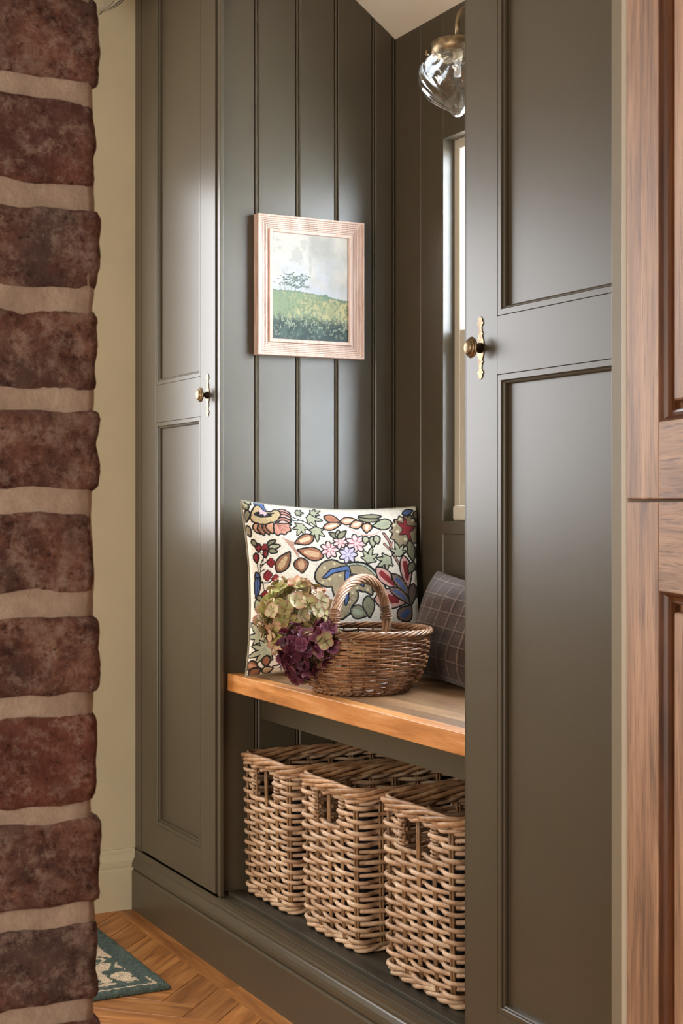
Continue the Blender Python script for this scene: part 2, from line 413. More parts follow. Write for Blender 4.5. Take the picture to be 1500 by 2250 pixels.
for i in range(5):
    bead_board('panel_board', ed[i], ed[i + 1], .165, 2.5, lambda a, d, z: (a, YL + d, z), wl, topfn=lambda a: min(zc(a) - .001, 2.59))
wb = empty('wall_back', (XB, 2.6, 0)); tag(wb, kind='structure')
WY0, WY1, WZ0, WZ1 = 2.12, 2.9624, 1.0155, 1.894
yb = [YL, 3.0639, WY1]
for i in range(2): bead_board('panel_board', yb[i + 1], yb[i], .165, 0, lambda a, d, z: (XB + d, a, z), wb, topfn=lambda a: zc(XB) - .001, bead=False)
for i in range(9):
    y1 = WY1 - i * .1; y0 = max(y1 - .1, YR)
    if y0 >= y1: break
    bead_board('panel_board', y0, y1, .165, WZ0 - .03, lambda a, d, z: (XB + d, a, z), wb, bead=False)
    bead_board('panel_board', y0, y1, WZ1, zc(XB) - .001, lambda a, d, z: (XB + d, a, z), wb, bead=False)
box('sill_rail', XB - .002, XB + .014, YR, WY1, WZ0 - .0295, WZ0, M['olive'], wb, .001)
o = box('backing', XB + .017, XB + .04, WY1 + .002, YW, 0, 2.19, M['olive'], wb)
box('backing', XB + .017, XB + .04, YR, WY1 + .002, 0, WZ0 - .004, M['olive'], wb)
box('backing', XB + .017, XB + .04, YR, WY1 + .002, WZ1 + .003, 2.19, M['olive'], wb)
box('backing', XB + .017, XB + .04, 1.2, YR, 0, 2.19, M['olive'], wb)
# window: painted reveal, casement frame, sill bead, glass
wn = empty('window_1', (XB + .05, 2.5, WZ0)); tag(wn, kind='structure')
xr = XB + .033
bm = bmesh.new()
addbox(bm, XB + .0005, xr + .06, WY1 - .0002, WY1 + .02, WZ0 - .02, WZ1 + .02); addbox(bm, XB + .0005, xr + .06, YR, WY1, WZ1 - .0002, WZ1 + .02)
addbox(bm, XB + .0005, xr + .06, YR, WY1, WZ0 - .02, WZ0 + .0002); bmo('reveal', bm, M['olive'], wn)
ring_sweep('casement_frame', (YR, WY1, WZ0, WZ1), [(0, 0), (.0, -.002), (.020, -.002), (.0220, -.0005), (.0235, .003), (.0235, .030)], lambda a, b_, d: (xr + d, a, b_), M['winframe'], wn)
ring_sweep('lower_sash', (YR + .0235, WY1 - .0235, WZ0 + .0235, 1.440), [(0, .020), (0, .001), (.030, .001), (.034, .004), (.034, .022)], lambda a, b_, d: (xr + d, a, b_), M['winframe'], wn)
box('transom', xr + .0005, xr + .024, YR + .0235, WY1 - .0235, 1.436, 1.456, M['winframe'], wn, .003)
box('window_sill', xr - .024, xr + .004, YR, WY1 - .025, WZ0 + .0006, WZ0 + .036, M['winframe'], wn, .006)
py('glass_pane', [(xr + .005, YR + .02, WZ0 + .03), (xr + .005, WY1 - .02, WZ0 + .03), (xr + .005, WY1 - .02, WZ1 - .03), (xr + .005, YR + .02, WZ1 - .03),
   (xr + .009, YR + .02, WZ0 + .03), (xr + .009, WY1 - .02, WZ0 + .03), (xr + .009, WY1 - .02, WZ1 - .03), (xr + .009, YR + .02, WZ1 - .03)],
   [(0, 3, 2, 1), (4, 5, 6, 7), (0, 1, 5, 4), (1, 2, 6, 5), (2, 3, 7, 6), (3, 0, 4, 7)], M['pane'], wn)

# ============================================================ CUPBOARDS
def X(a, b_, d): return (XF + d, a, b_)
MOULD = [(0, .0), (.0006, .0012), (.0012, 0.0002), (.0098, .0002), (.0112, .0022), (.0112, .0040), (.0128, .0034), (.0148, .0046), (.0160, .0070), (.0163, .0110), (.0163, .0125)]
def door_leaf(parent, y0, y1, z0, z1, stl, strr, bots, tops, knob_y, edge):
    dr = empty('door', (XF, y1 if edge < 0 else y0, z0)); dr.parent = parent; dr.matrix_parent_inverse = Matrix.Identity(4)
    dr.location = Vector((XF, y1, z0)) - parent.location
    # wooden members
    box('stile', XF, XF + .021, y0, y0 + stl, z0, z1, M['olive'], dr, .0008)
    box('stile', XF, XF + .021, y1 - strr, y1, z0, z1, M['olive'], dr, .0008)
    a0, a1 = y0 + stl, y1 - strr
    zz = [(z0, bots[0]), (tops[0], bots[1]), (tops[1], z1)]
    for q in zz: box('rail', XF, XF + .021, a0, a1, q[0], q[1], M['olive'], dr, .0003)
    for i in (0, 1):
        b0, b1 = bots[i], tops[i]
        ring_sweep('moulding', (a0, a1, b0, b1), MOULD, X, M['olive'], dr)
        box('panel', XF + .0115, XF + .018, a0 + .002, a1 - .002, b0 + .002, b1 - .002, M['olive'], dr)
    # escutcheon plate, knob
    zk = 1.308
    half = [(0, .0085), (.006, .0100), (.012, .0092), (.018, .0062), (.0215, .0058), (.0225, .0092), (.0245, .0064), (.028, .0044), (.034, .0036), (.0375, .0060), (.0400, .0098), (.0430, .0062), (.0465, .0060), (.0495, .0034), (.0515, .0)]
    out = [(w_, h_) for h_, w_ in half] + [(-w_, h_) for h_, w_ in half[::-1][1:]] + [(-w_, -h_) for h_, w_ in half[1:]] + [(w_, -h_) for h_, w_ in half[::-1][1:-1]]
    bm = bmesh.new(); vs = [bm.verts.new((XF + .0005, knob_y + a, zk + h_)) for a, h_ in out]; fc = bm.faces.new(vs)
    r = bmesh.ops.extrude_face_region(bm, geom=[fc]); vv = [q for q in r['geom'] if isinstance(q, bmesh.types.BMVert)]
    bmesh.ops.translate(bm, verts=vv, vec=(-.0018, 0, 0))
    r = bmesh.ops.inset_region(bm, faces=[q for q in r['geom'] if isinstance(q, bmesh.types.BMFace)], thickness=.0011, depth=.0)
    for q in vv: pass
    bmesh.ops.recalc_face_normals(bm, faces=bm.faces)
    bmo('handle_plate', bm, M['brass'], dr)
    ft = lambda p: (XF - .0010 - p[2] * .78, knob_y + p[0], zk + p[1])
    lathe('knob_stem', [(0.001, 0), (.0085, 0), (.0085, .004), (.0070, .0055), (.0058, .0075), (.0048, .010), (.0048, .018), (.0060, .021)], 24, M['bronze'], dr, fn=ft)
    lathe('knob', [(.004, .0195), (.012, .0190), (.0165, .0205), (.0175, .0225), (.0165, .0245), (.0146, .0252), (.0150, .0268), (.0138, .0284), (.0122, .0288), (.0122, .0305), (.0105, .0328), (.0075, .0346), (.0038, .0355), (.0001, .0357)], 32, M['brass'], dr, fn=ft)
    return dr
def cupboard(label, ys, leaves, loc, knob):
    t = empty('tall_cupboard', loc); tag(t, label, 'cupboard')
    return t
ZD0, ZD1 = .158, 2.45
lc = empty('tall_cupboard', (XF, 3.46, 0)); tag(lc, 'tall dark olive painted cupboard at left, beside the cream wall, with small brass knob', 'cupboard')
box('face_frame', XF, XF + .022, 3.6995, YW - .0005, .104, 2.52, M['olive'], lc, .0006)
box('side_panel', XF + .030, XF + .45, YL + .0165, YL + .0177, .15, 2.18, M['olive'], lc)
box('face_frame_edge', XF - .001, XF + .0075, 3.1668 + .002, 3.1858, .158, 2.52, M['olive'], lc, .0012)
box('top_rail', XF, XF + .02, 3.1868, 3.6995, 2.453, 2.52, M['olive'], lc)
box('backing_sheet', XF + .024, XF + .03, 3.2045, YW - .001, 0.002, 2.45, M['subfloor'], lc)  # dark sheet close behind the door, added to block light leaks and darken gaps
door_leaf(lc, 3.2015, 3.6962, ZD0, ZD1, .0905, .1023, (.2445, 1.3545), (1.261, 2.352), 3.2455, 1)
rc = empty('tall_cupboard', (XF, 1.87, 0)); tag(rc, 'tall dark olive painted cupboard at right, nearest the camera, with large brass knob', 'cupboard')
box('face_frame', XF, XF + .022, 1.42, 1.619, .104, 2.52, M['olive'], rc, .0006)
box('side_panel', XF + .0205, XB - .001, 2.104, YR - .0005, .165, 2.16, M['olive'], rc)
box('backing_sheet', XF + .024, XF + .03, 1.42, 2.1030, 0.002, 2.45, M['subfloor'], rc)  # added unseen dark sheet, keeps the gaps round the right door in shade
box('top_rail', XF, XF + .02, 1.619, YR, 2.453, 2.52, M['olive'], rc)
door_leaf(rc, 1.6215, 2.1195, ZD0, ZD1, .0945, .0945, (.2375, 1.3545), (1.261, 2.352), 2.0736, 1)
box('face_frame_edge', XF + .0005, XF + .0200, 2.1202, 2.1235, .158, 2.52, M['olive'], rc, .0006)

# plinth running under both cupboards and the alcove
prof = [(XF - .0003, 0), (XF - .0165, 0), (XF - .0165, .0985), (XF - .0140, .1030), (XF - .0105, .1045), (XF - .0105, .1075), (XF - .0155, .1100), (XF - .0155, .1180), (XF - .0135, .1250), (XF - .0085, .1325), (XF - .0060, .1345), (XF - .0060, .1400), (XF - .0040, .1440), (XF - .0035, .1535), (XF - .0003, .1535)]
v, f = extrude_poly(prof, lambda p, t: (p[0], t, p[1]), 1.40, YW - .0005)
o = py('plinth_board', v, f, M['olive']); tag(o, 'long dark olive moulded plinth board along the floor under the cupboards', 'plinth')

# alcove bench: shelf board, apron, oak seat
sh = empty('alcove_shelf', (1.56, 2.65, .15)); tag(sh, 'low dark shelf boards in the alcove under the oak bench, carrying three wicker baskets', 'shelf')
for x0, x1, dz in ((1.3525, 1.47, 0), (1.4705, 1.60, -.0006), (1.6005, XB - .001, 0)):
    box('board', x0, x1, YR + .001, YL - .001, .150, .165 + dz, M['olive_shelf'], sh, .0015)
box('front_strip', XF + .0001, 1.352, YR + .001, YL - .001, .145, .156, M['olive'], sh, .001)
ap = box('bench_apron', 1.438, 1.456, YR + .001, YL - .001, .5557, .6245, M['olive']); tag(ap, 'dark olive painted apron rail directly under the oak bench seat', 'rail')
bm = bmesh.new(); n_st = 10
bs = empty('bench', (1.57, 2.65, .626)); tag(bs, 'solid oak plank bench seat with a square front edge coloured for warm light', 'bench')
xs = [1.3500, 1.3815, 1.4250, 1.4700, 1.5130, 1.5580, 1.6030, 1.6480, 1.6950, 1.7400, XB - .0012]
M['oak_r'] = wood('glare_paled_oak', '#79583b', '#a07a57', '#b8966f', 1, .34, 1.3, .15, rnd=True, pores=.35)  # oak greyed and paled for window glare on the seat top
M['oak_edge_lit'] = wood('warm_lit_oak_edge', '#9a5f2a', '#c58345', '#dba066', 1, .4, 1.3, .15, rnd=False, pores=.25)  # same oak made oranger: warm light put into the front edge colour
for i in range(10):
    box('stave', xs[i] + (0 if i else 0), xs[i + 1] - .0002, YR + .001, YL - .001, .626, .666, M['oak_edge_lit'] if i == 0 else M['oak_r'], bs, .0022 if i == 0 else .0005)

# ============================================================ BRICK WALL (foreground)
wbk = empty('wall_brick', (.1, 1.16, 0)); tag(wbk, kind='structure')
YBK = 1.058; XE = .349
def brick_mesh(L, D, H_, hero, seed, dx=0):
    nx, ny, nz = (26, 10, 16) if hero else (14, 8, 7)
    r = random.Random(seed); bm = bmesh.new()
    idx = {}
    def nz3(x, y, z, s_):
        return math.sin(x * 61 * s_ + seed) * math.sin(z * 77 * s_ + seed * 1.7) + .6 * math.sin(x * 140 * s_ + z * 170 * s_ + seed * 2.3) + .5 * math.sin(y * 90 * s_ + z * 230 * s_ + seed)
    def vert(i, j, k):
        if (i, j, k) in idx: return idx[(i, j, k)]
        p = Vector((-L / 2 + L * (1 - (1 - i / nx) ** (1.6 if hero else 1)), -D / 2 + D * j / ny, -H_ / 2 + H_ * k / nz))
        rad = .0085; c = Vector((min(max(p.x, -L / 2 + rad), L / 2 - rad), min(max(p.y, -D / 2 + rad), D / 2 - rad), min(max(p.z, -H_ / 2 + rad), H_ / 2 - rad)))
        d = p - c
        if d.length > 1e-6:
            nn = d.normalized(); full = d.length; rr = rad * (1 + .0); p = c + nn * min(full, rr)
            a = .0016 if hero else .001
            p += nn * a * (nz3(p.x, p.y, p.z, 1) * .7) + nn * (r.uniform(-1, 1) * .0005 if hero else 0)
        idx[(i, j, k)] = bm.verts.new(p); return idx[(i, j, k)]
    def quad(a, b_, c, d):
        try: bm.faces.new((vert(*a), vert(*b_), vert(*c), vert(*d)))
        except ValueError: pass
    for i in range(nx):
        for k in range(nz): quad((i, 0, k), (i + 1, 0, k), (i + 1, 0, k + 1), (i, 0, k + 1)); quad((i, ny, k), (i, ny, k + 1), (i + 1, ny, k + 1), (i + 1, ny, k))
        for j in range(ny): quad((i, j, nz), (i + 1, j, nz), (i + 1, j + 1, nz), (i, j + 1, nz)); quad((i, j, 0), (i, j + 1, 0), (i + 1, j + 1, 0), (i + 1, j, 0))
    for j in range(ny):
        for k in range(nz): quad((0, j, k), (0, j, k + 1), (0, j + 1, k + 1), (0, j + 1, k)); quad((nx, j, k), (nx, j + 1, k), (nx, j + 1, k + 1), (nx, j, k + 1))
    bmesh.ops.recalc_face_normals(bm, faces=bm.faces)
    me = bpy.data.meshes.new('brick'); bm.to_mesh(me); bm.free(); me.materials.append(M['brick'])
    me.polygons.foreach_set('use_smooth', [True] * len(me.polygons)); return me
edge_px = [228, 217, 229, 224, 229, 214, 228, 222, 231, 225, 233]   # how far each visible course juts (only as mm of jut below)
tops = [-8, 229, 462, 688, 903, 1127, 1352, 1568, 1794, 2023, 2238]
bots = [184, 413, 638, 858, 1076, 1300, 1523, 1764, 1980, 2196, 2425]
zz = [(1.05 + (1112 - b_) * 1.1 / 3300, 1.05 + (1112 - a) * 1.1 / 3300) for a, b_ in zip(tops, bots)]
juts = [(e - 225) * .00036 for e in edge_px]
courses = []
zt = zz[0][0] + .0755
while zt < ZC - .07: courses.append((zt, zt + .063, 0, False)); zt += .0755
for (a, b_), j in zip(zz, juts): courses.append((a, b_, j, True))
zt = zz[-1][0] - .0755
while zt > .0: courses.append((zt, zt + .062, 0, False)); zt -= .0755
lowA = [brick_mesh(.215, .105, .062, False, s_) for s_ in (3, 8)]; lowB = [brick_mesh(.103, .105, .062, False, s_) for s_ in (5, 6)]
for ci, (a, b_, j, hero) in enumerate(courses):
    x = XE; seq = [.215, .103, .215, .103] if ci % 2 else [.103, .215, .103, .215]
    for bi, L in enumerate(seq):
        if x - L < -.35: break
        for row in (0, 1):
            yc = YBK + .0525 + row * .112
            if hero and bi == 0 and row == 0: me = brick_mesh(L, .105, b_ - a + .0035, True, ci * 3 + 1)
            else: me = (lowA if L > .2 else lowB)[(ci + bi) % 2]
            o = bpy.data.objects.new('brick', me); C.objects.link(o); o.parent = wbk
            o.location = Vector((x - L / 2 + (j if bi == 0 else 0), yc, (a + b_) / 2)) - wbk.location
            if not hero: pass
        x -= L + .012
# mortar body, slightly recessed and lumpy
H_, W_ = 560, 14
zs = np.linspace(0, ZC, H_); n1 = vnoise(H_, W_, 9, 5, 4)
def mortar_layer(xend, yfront, yback):
    U = []  # path around: back-left -> front-left -> corner -> back
    pts = [(-.30, yfront), (.05, yfront), (.20, yfront), (.26, yfront), (.30, yfront), (.325, yfront), (xend - .006, yfront), (xend - .001, yfront + .002), (xend, yfront + .008), (xend, yfront + .05), (xend, yfront + .12), (xend, yback - .01), (xend - .006, yback), (-.30, yback)]
    P = np.zeros((H_, len(pts), 3)); nn = vnoise(H_, len(pts), 12, 9, 4) - .5; nn2 = vnoise(H_, len(pts), 120, 11, 2) - .5
    for i, (x, y) in enumerate(pts):
        P[:, i, 0] = x + (nn[:, i] * .006 + nn2[:, i] * .004) * (1 if i > 5 and i < 12 else 0); P[:, i, 1] = y + (nn[:, i] * .004 + nn2[:, i] * .003) * (-1 if i < 8 else 0); P[:, i, 2] = zs
    return P
P = mortar_layer(XE - .0045, YBK + .0030, YBK + .212)
o = grid_mesh('mortar', P, np.ones((H_, 14, 3)), M['mortar'], wbk); 

# ============================================================ RIGHT: painted frame and stable door
post = empty('door_frame', (1.11, 1.4, 0)); tag(post, kind='structure')
bm = bmesh.new(); addbox(bm, 1.0835, 1.17, 1.3915, 1.4120, 0, ZC, .0015); bmo('jamb', bm, M['trimcream'], post)
box('jamb_bead', 1.0805, 1.17, 1.3780, 1.3912, 0, ZC, M['winframe'], post, .003)  # lighter paint puts the light on this face into its colour
o = box('wall_right', 1.17, 1.9, 1.33, 1.41, 0, ZC, M['cream']); tag(o, kind='structure')

th = math.radians(9.0); yaw = math.radians(27.324)
fw = Vector((math.sin(yaw), math.cos(yaw), 0)); rt = Vector((math.cos(yaw), -math.sin(yaw), 0))
td = 1.70; hinge = fw * td + rt * (td * (1376 - 750) / 3300)
e = rt * math.sin(th) - fw * math.cos(th); nin = rt * math.cos(th) + fw * math.sin(th)   # nin points away from the visible face
def stable_leaf(name, label, z0, z1, rails, opening):
    t = empty(name, (hinge.x, hinge.y, z0)); t.rotation_euler = (0, 0, math.atan2(e.y, e.x)); tag(t, label, 'door')
    # local frame: x along the leaf, y: visible side is ... find sign
    yl = Vector((-math.sin(math.atan2(e.y, e.x)), math.cos(math.atan2(e.y, e.x)), 0)); sg = 1 if yl.dot(nin) > 0 else -1
    def L(a, b_, d): return (a, sg * d, b_)
    def bx(nm, a0, a1, b0, b1, d0, d1, m_, bev):
        bm = bmesh.new(); ys = sorted((sg * d0, sg * d1)); addbox(bm, a0, a1, ys[0], ys[1], b0, b1, bev)
        o = bmo(nm, bm, m_); o.parent = t; return o
    W = .80; H1 = z1 - z0
    bx('stile', 0, .0990, 0, H1, 0, .044, M['stable'], .0022)
    bx('stile', W - .0990, W, 0, H1, 0, .044, M['stable'], .0022)
    o0, o1 = opening[0] - z0, opening[1] - z0
    bx('rail', .0992, W - .0992, 0, o0, 0.0003, .044, M['stable_h'], .0012)
    bx('rail', .0992, W - .0992, o1, H1, 0.0003, .044, M['stable_h'], .0012)
    pr_ = [(0, .0003), (.0015, .0015), (.003, .0050), (.0055, .0085), (.0090, .0105), (.0110, .0108), (.0110, .0125), (.0125, .0130), (.0125, .0200), (.0125, .0230)]
    ms = ring_sweep('moulding', (.0992, W - .0992, o0, o1), pr_, L, M['stable_shaded'], None); ms.parent = t
    # raised and fielded panel
    pp = [(.012, .0200), (.018, .0200), (.0200, .0180), (.0212, .0100), (.0230, .0085), (.0500, .0078)]
    v = []; f = []
    for s_, d in pp:
        for a, b_ in ((.0992 + s_, o0 + s_), (W - .0992 - s_, o0 + s_), (W - .0992 - s_, o1 - s_), (.0992 + s_, o1 - s_)): v.append(L(a, b_, d))
    for i in range(len(pp) - 1):
        for j in range(4): f.append((i * 4 + j, i * 4 + (j + 1) % 4, (i + 1) * 4 + (j + 1) % 4, (i + 1) * 4 + j))
    k = (len(pp) - 1) * 4; f.append((k, k + 1, k + 2, k + 3))
    p_ = py('panel', v, f, M['stable'], None); p_.parent = t
    bm = bmesh.new(); bm.from_mesh(p_.data); bmesh.ops.recalc_face_normals(bm, faces=bm.faces); bm.to_mesh(p_.data); bm.free()
    bx('backing_sheet', .100, W - .100, o0 - .01, o1 + .01, .0235, .030, M['stable'], 0)
    return t
stable_leaf('stable_door_leaf', 'upper leaf of the brown wooden stable door at far right', 1.0572, 2.02, None, (1.140, 1.92))
stable_leaf('stable_door_leaf', 'lower leaf of the brown wooden stable door at far right', .012, 1.0548, None, (.18, .9590))

# ============================================================ PICTURE
pf = empty('picture', (1.556, YL - .012, 1.5625)); tag(pf, 'small landscape painting in a reeded pale pink wooden frame on the olive panelling', 'picture')
PX0, PX1, PZ0, PZ1 = 1.4170, 1.6945, 1.4000, 1.7255
PY = YL - .0265
pr_ = [(0, .0255), (0, .001), (.001, 0), (.0045, 0), (.0055, .0045)]
s_ = .0055; d_ = .0045
for i in range(6):
    pr_ += [(s_ + .0006, d_ - .0012 + .0006), (s_ + .0034, d_ - .0012 + .0009), (s_ + .0042, d_ + .0022)]; s_ += .0042; d_ += .0009
pr_ += [(s_ + .001, .0040), (s_ + .0075, .0040), (s_ + .0085, .0055), (s_ + .0085, .016)]
ring_sweep('frame', (PX0, PX1, PZ0, PZ1), pr_, lambda a, b_, d: (a, PY + d, b_), M['pinkoak'], pf)
AW, AH = 230, 300
ay, ax = np.mgrid[0:1:AH * 1j, 0:1:AW * 1j]
n1 = vnoise(AH, AW, 3, 1, 5); n2 = vnoise(AH, AW, 14, 2, 4); n3 = vnoise(AH, AW, 45, 3, 3); n4 = vnoise(AH, AW, 5, 8, 4)
def cmix(a, b_, t): return a * (1 - t[..., None]) + b_ * t[..., None]
A_ = lambda h: np.ones((AH, AW, 3)) * np.array(col(h))
sky = cmix(A_('#9f9d95'), A_('#c2bfb5'), np.clip((n1 - .36) * 4, 0, 1)); sky = cmix(sky, A_('#b4b9c1'), np.clip((ay - .16) * 3, 0, .8) * np.clip((.62 - n4) * 4, 0, 1)); sky = cmix(sky, A_('#8f9189'), np.clip((n2 * .5 + n1 * .5 - .60) * 6, 0, .45))
hor = .540 + .075 * np.clip(ax - .35, 0, 1) ** 1.1 * 1.5 + (n3[150:151] - .5) * .012
land = cmix(A_('#6b7659'), A_('#a39a70'), np.clip((ax - .25) * 1.4 + (n2 - .5) * 2.2, 0, 1)); land = cmix(land, A_('#56664f'), np.clip((n3 - .52) * 7 + (n2 - .5) * 3, 0, 1) * .8)
low = cmix(A_('#26332f'), A_('#44554b'), np.clip((n2 - .42) * 3.2, 0, 1)); low = cmix(low, A_('#8c9278'), np.clip((n3 - .60) * 8, 0, .7)); low = cmix(low, A_('#2c3a3a'), np.clip((ay - .86) * 5, 0, .8))
img = np.where((ay > hor)[..., None], land, sky); lt = np.clip((ay - (.73 + .04 * ax) + (n3 - .5) * .16) * 14, 0, 1); img = cmix(img, low, lt)
hedge = np.abs(ay - hor - .004) < (.005 + .016 * np.clip(n3 - .5, 0, 1) * 2 + .022 * np.exp(-((ax - .70) / .035) ** 2)); img[hedge] = col('#5b6b55')
hedge = (np.abs(ay - hor - .035 - .01 * ax) < .005 + .02 * np.clip(n3 - .5, 0, 1)) & (ax < .75); img[hedge] = col('#66745a')
rs = Raster(AW, AH, (0, 0, 1, 1.28), '#ffffff'); rs.C = img
rr = random.Random(4)
for tx, ty, hh in ((.17, .69, .16), (.25, .70, .22), (.31, .70, .17), (.38, .71, .22)):
    rs.line([(tx, ty), (tx + rr.uniform(-.01, .01), ty - hh * .5), (tx + rr.uniform(-.03, .03), ty - hh)], .006, '#6b7568')
    for q in range(34):
        t_ = rr.uniform(.25, 1.05); x = tx + rr.gauss(0, .045); y = ty - hh * t_; a = rr.uniform(-.7, .9)
        rs.line([(x, y), (x + .022 * math.cos(a), y - .022 * math.sin(a))], rr.uniform(.007, .013), rr.choice(['#55625a', '#667062', '#414f49']))
for q in range(60):
    x = rr.uniform(0, 1); y = rr.uniform(.93, 1.2); rs.line([(x, y), (x + rr.uniform(-.01, .01), y - rr.uniform(.02, .06))], .004, rr.choice(['#8d957c', '#a6a585', '#4a5a4e']))
in_ = s_ + .0080
gx = np.linspace(PX0 + in_, PX1 - in_, AW); gz = np.linspace(PZ1 - in_, PZ0 + in_, AH)
P = np.zeros((AH, AW, 3)); P[..., 0] = gx[None]; P[..., 1] = PY + .0100; P[..., 2] = gz[:, None]
P = P[::-1]; grid_mesh('painting', P, rs.C[::-1], M['canvas'], pf)
box('backing_board', PX0 + .01, PX1 - .01, PY + .0125, YL - .0010, PZ0 + .01, PZ1 - .01, M['pinkoak'], pf)

# ============================================================ CREWEL CUSHION
N = 430
R_ = Raster(N, N, (533, 1108, 921, 1490), '#e9e2d4')
OL = '#1b191a'
def leaf(p0, p1, wd, c, c2=None, bend=0, n=14, ow=2.4, asym=0):
    p0 = np.array(p0, float); p1 = np.array(p1, float); d = p1 - p0; nn = np.array([-d[1], d[0]]) / np.linalg.norm(d)
    t = np.linspace(0, 1, n); mid = p0 + d * t[:, None] + nn * (bend * np.sin(PI * t))[:, None]
    w_ = np.sin(PI * t ** (.75 + asym)) * wd; A = mid + nn * w_[:, None]; B = mid - nn * w_[:, None]
    R_.shape(np.concatenate([A, B[::-1]]), c, ow)
    if c2:
        w2 = w_ * .48; t2 = slice(2, n - 3); R_.fill(np.concatenate([(mid + nn * w2[:, None])[t2], (mid - nn * w2[:, None])[t2][::-1]]), c2)
def flower(cx, cy, r, c, c2, n=7, ow=2.2, ph=0):
    t = np.linspace(0, 2 * PI, 90, endpoint=False); rad = r * (.80 + .20 * np.cos(n * t + ph)); p = np.stack([cx + rad * np.cos(t), cy + rad * np.sin(t)], 1)
    R_.shape(p, c, ow)
    for k in range(n):
        a = (2 * PI * k + PI - ph) / n; R_.line([(cx + r * .25 * math.cos(a), cy + r * .25 * math.sin(a)), (cx + r * .72 * math.cos(a), cy + r * .72 * math.sin(a))], 2.2, c2)
    R_.fill([(cx + r * .2 * math.cos(a), cy + r * .2 * math.sin(a)) for a in np.linspace(0, 6.28, 10)], c)
def clover(cx, cy, r, c):
    for a in (0, 90, 180, 270): R_.fill([(cx + r * .5 * math.cos(math.radians(a)) + r * .62 * math.cos(b_), cy + r * .5 * math.sin(math.radians(a)) + r * .62 * math.sin(b_)) for b_ in np.linspace(0, 6.28, 12)], OL)
    for a in (0, 90, 180, 270): R_.fill([(cx + r * .5 * math.cos(math.radians(a)) + r * .46 * math.cos(b_), cy + r * .5 * math.sin(math.radians(a)) + r * .46 * math.sin(b_)) for b_ in np.linspace(0, 6.28, 12)], c)
def spiky(cx, cy, r, ang, c, n=5, spread=210, c2=None, ow=2.0, wd=.17):
    """palmate leaf with pointed lobes"""
    pts = []; a0 = math.radians(ang - spread / 2); st = math.radians(spread) / (n - 1)
    base = (cx - r * .35 * math.cos(math.radians(ang)), cy - r * .35 * math.sin(math.radians(ang))); pts.append(base)
    for k in range(n):
        a = a0 + st * k; rr_ = r * (1.0 if k == n // 2 else (.82 if abs(k - n // 2) == 1 else .62))
        if k: pts.append((cx + r * .34 * math.cos(a - st / 2), cy + r * .34 * math.sin(a - st / 2)))
        pts.append((cx + rr_ * .7 * math.cos(a - wd), cy + rr_ * .7 * math.sin(a - wd))); pts.append((cx + rr_ * math.cos(a), cy + rr_ * math.sin(a))); pts.append((cx + rr_ * .7 * math.cos(a + wd), cy + rr_ * .7 * math.sin(a + wd)))
    R_.shape(pts, c, ow)
    if c2:
        for k in range(n):
            a = a0 + st * k; R_.line([(cx, cy), (cx + r * .5 * math.cos(a), cy + r * .5 * math.sin(a))], 2.4, c2)
GR, GR2, TAU, BR, BR2, PK, PK2, RD, BL, SG = '#7f7b62', '#a9a88d', '#8c7d63', '#8a5c44', '#b98a6c', '#c59a90', '#e0c3bd', '#7c2327', '#4a5f8c', '#9aa088'
Z = lambda x, y: (520 + x / 7.143, 1090 + y / 7.143)       # design notes taken in two working scales
Y_ = lambda x, y: (700 + x / 6.25, 1110 + y / 6.25)
Q = lambda x, y: (520 + x / 6.25, 1280 + y / 6.25)
V_ = lambda x, y: (700 + x / 5.769, 1250 + y / 5.769)
m_ = lambda F_, L_: [F_(*p) for p in L_]
# vine stems
R_.line(smooth_poly(m_(Z, [(290, 1500), (270, 1280), (380, 1050), (300, 960), (270, 880)]), 2, False), 2, OL)
for L_ in ([(280, 1210), (400, 1120), (440, 1080)], [(290, 1180), (350, 1060), (390, 1000), (410, 930)], [(280, 1280), (360, 1240)], [(300, 1440), (430, 1450), (500, 1400), (520, 1330)], [(250, 1290), (250, 1100), (240, 980)]):
    R_.line(smooth_poly(m_(Z, L_), 2, False), 2.4, OL)
# left-top leaf and big striped blossom
leaf(Z(70, 60), Z(170, 290), 11, GR, GR2, -3); leaf(Z(140, 70), Z(230, 180), 5, GR2, None)
leaf(Z(180, 290), Z(130, 460), 5, GR); leaf(Z(130, 540), Z(170, 700), 5, TAU)
for i, (a, b_, c_) in enumerate([((300, 520), (330, 660), BR2), ((380, 530), (390, 680), BR), ((460, 520), (470, 670), BR), ((520, 500), (530, 650), BR2)]): leaf(Z(a[0], a[1] - 40), Z(b_[0] + 10, b_[1]), 8, c_, None, 3)
for i in range(5): y = 270 + i * 52; leaf(Z(640, y + 10), Z(850 - abs(i - 2) * 8, y + 12), 5.4, ['#c99a90', '#b87f72', '#d3a79c', '#b98273', '#d6aca2'][i], None, -3)
R_.shape(smooth_poly(m_(Z, [(575, 480), (700, 500), (820, 480), (800, 540), (830, 590), (760, 610), (740, 660), (660, 640), (620, 680), (570, 640)]), 1), '#b98474', 2.4)
for a in ((680, 620), (740, 600), (780, 540)): R_.line([Z(620, 500), Z(*a)], 2, '#8f5c4e')
R_.shape(smooth_poly(m_(Z, [(330, 180), (250, 300), (210, 400), (240, 470), (330, 490), (430, 510), (520, 460), (600, 450), (650, 390), (690, 320), (660, 240), (590, 250), (560, 290), (450, 290), (420, 210)]), 2), '#b39f78', 2.4)
R_.fill(smooth_poly(m_(Z, [(240, 360), (330, 290), (400, 300), (480, 310), (610, 290), (600, 320), (540, 330), (560, 370), (450, 400), (350, 400), (330, 380)]), 1), OL)
R_.shape(smooth_poly(m_(Z, [(290, 180), (300, 120), (370, 100), (430, 140), (440, 220), (480, 280), (440, 270), (390, 200), (350, 160)]), 1), BL, 1.6)
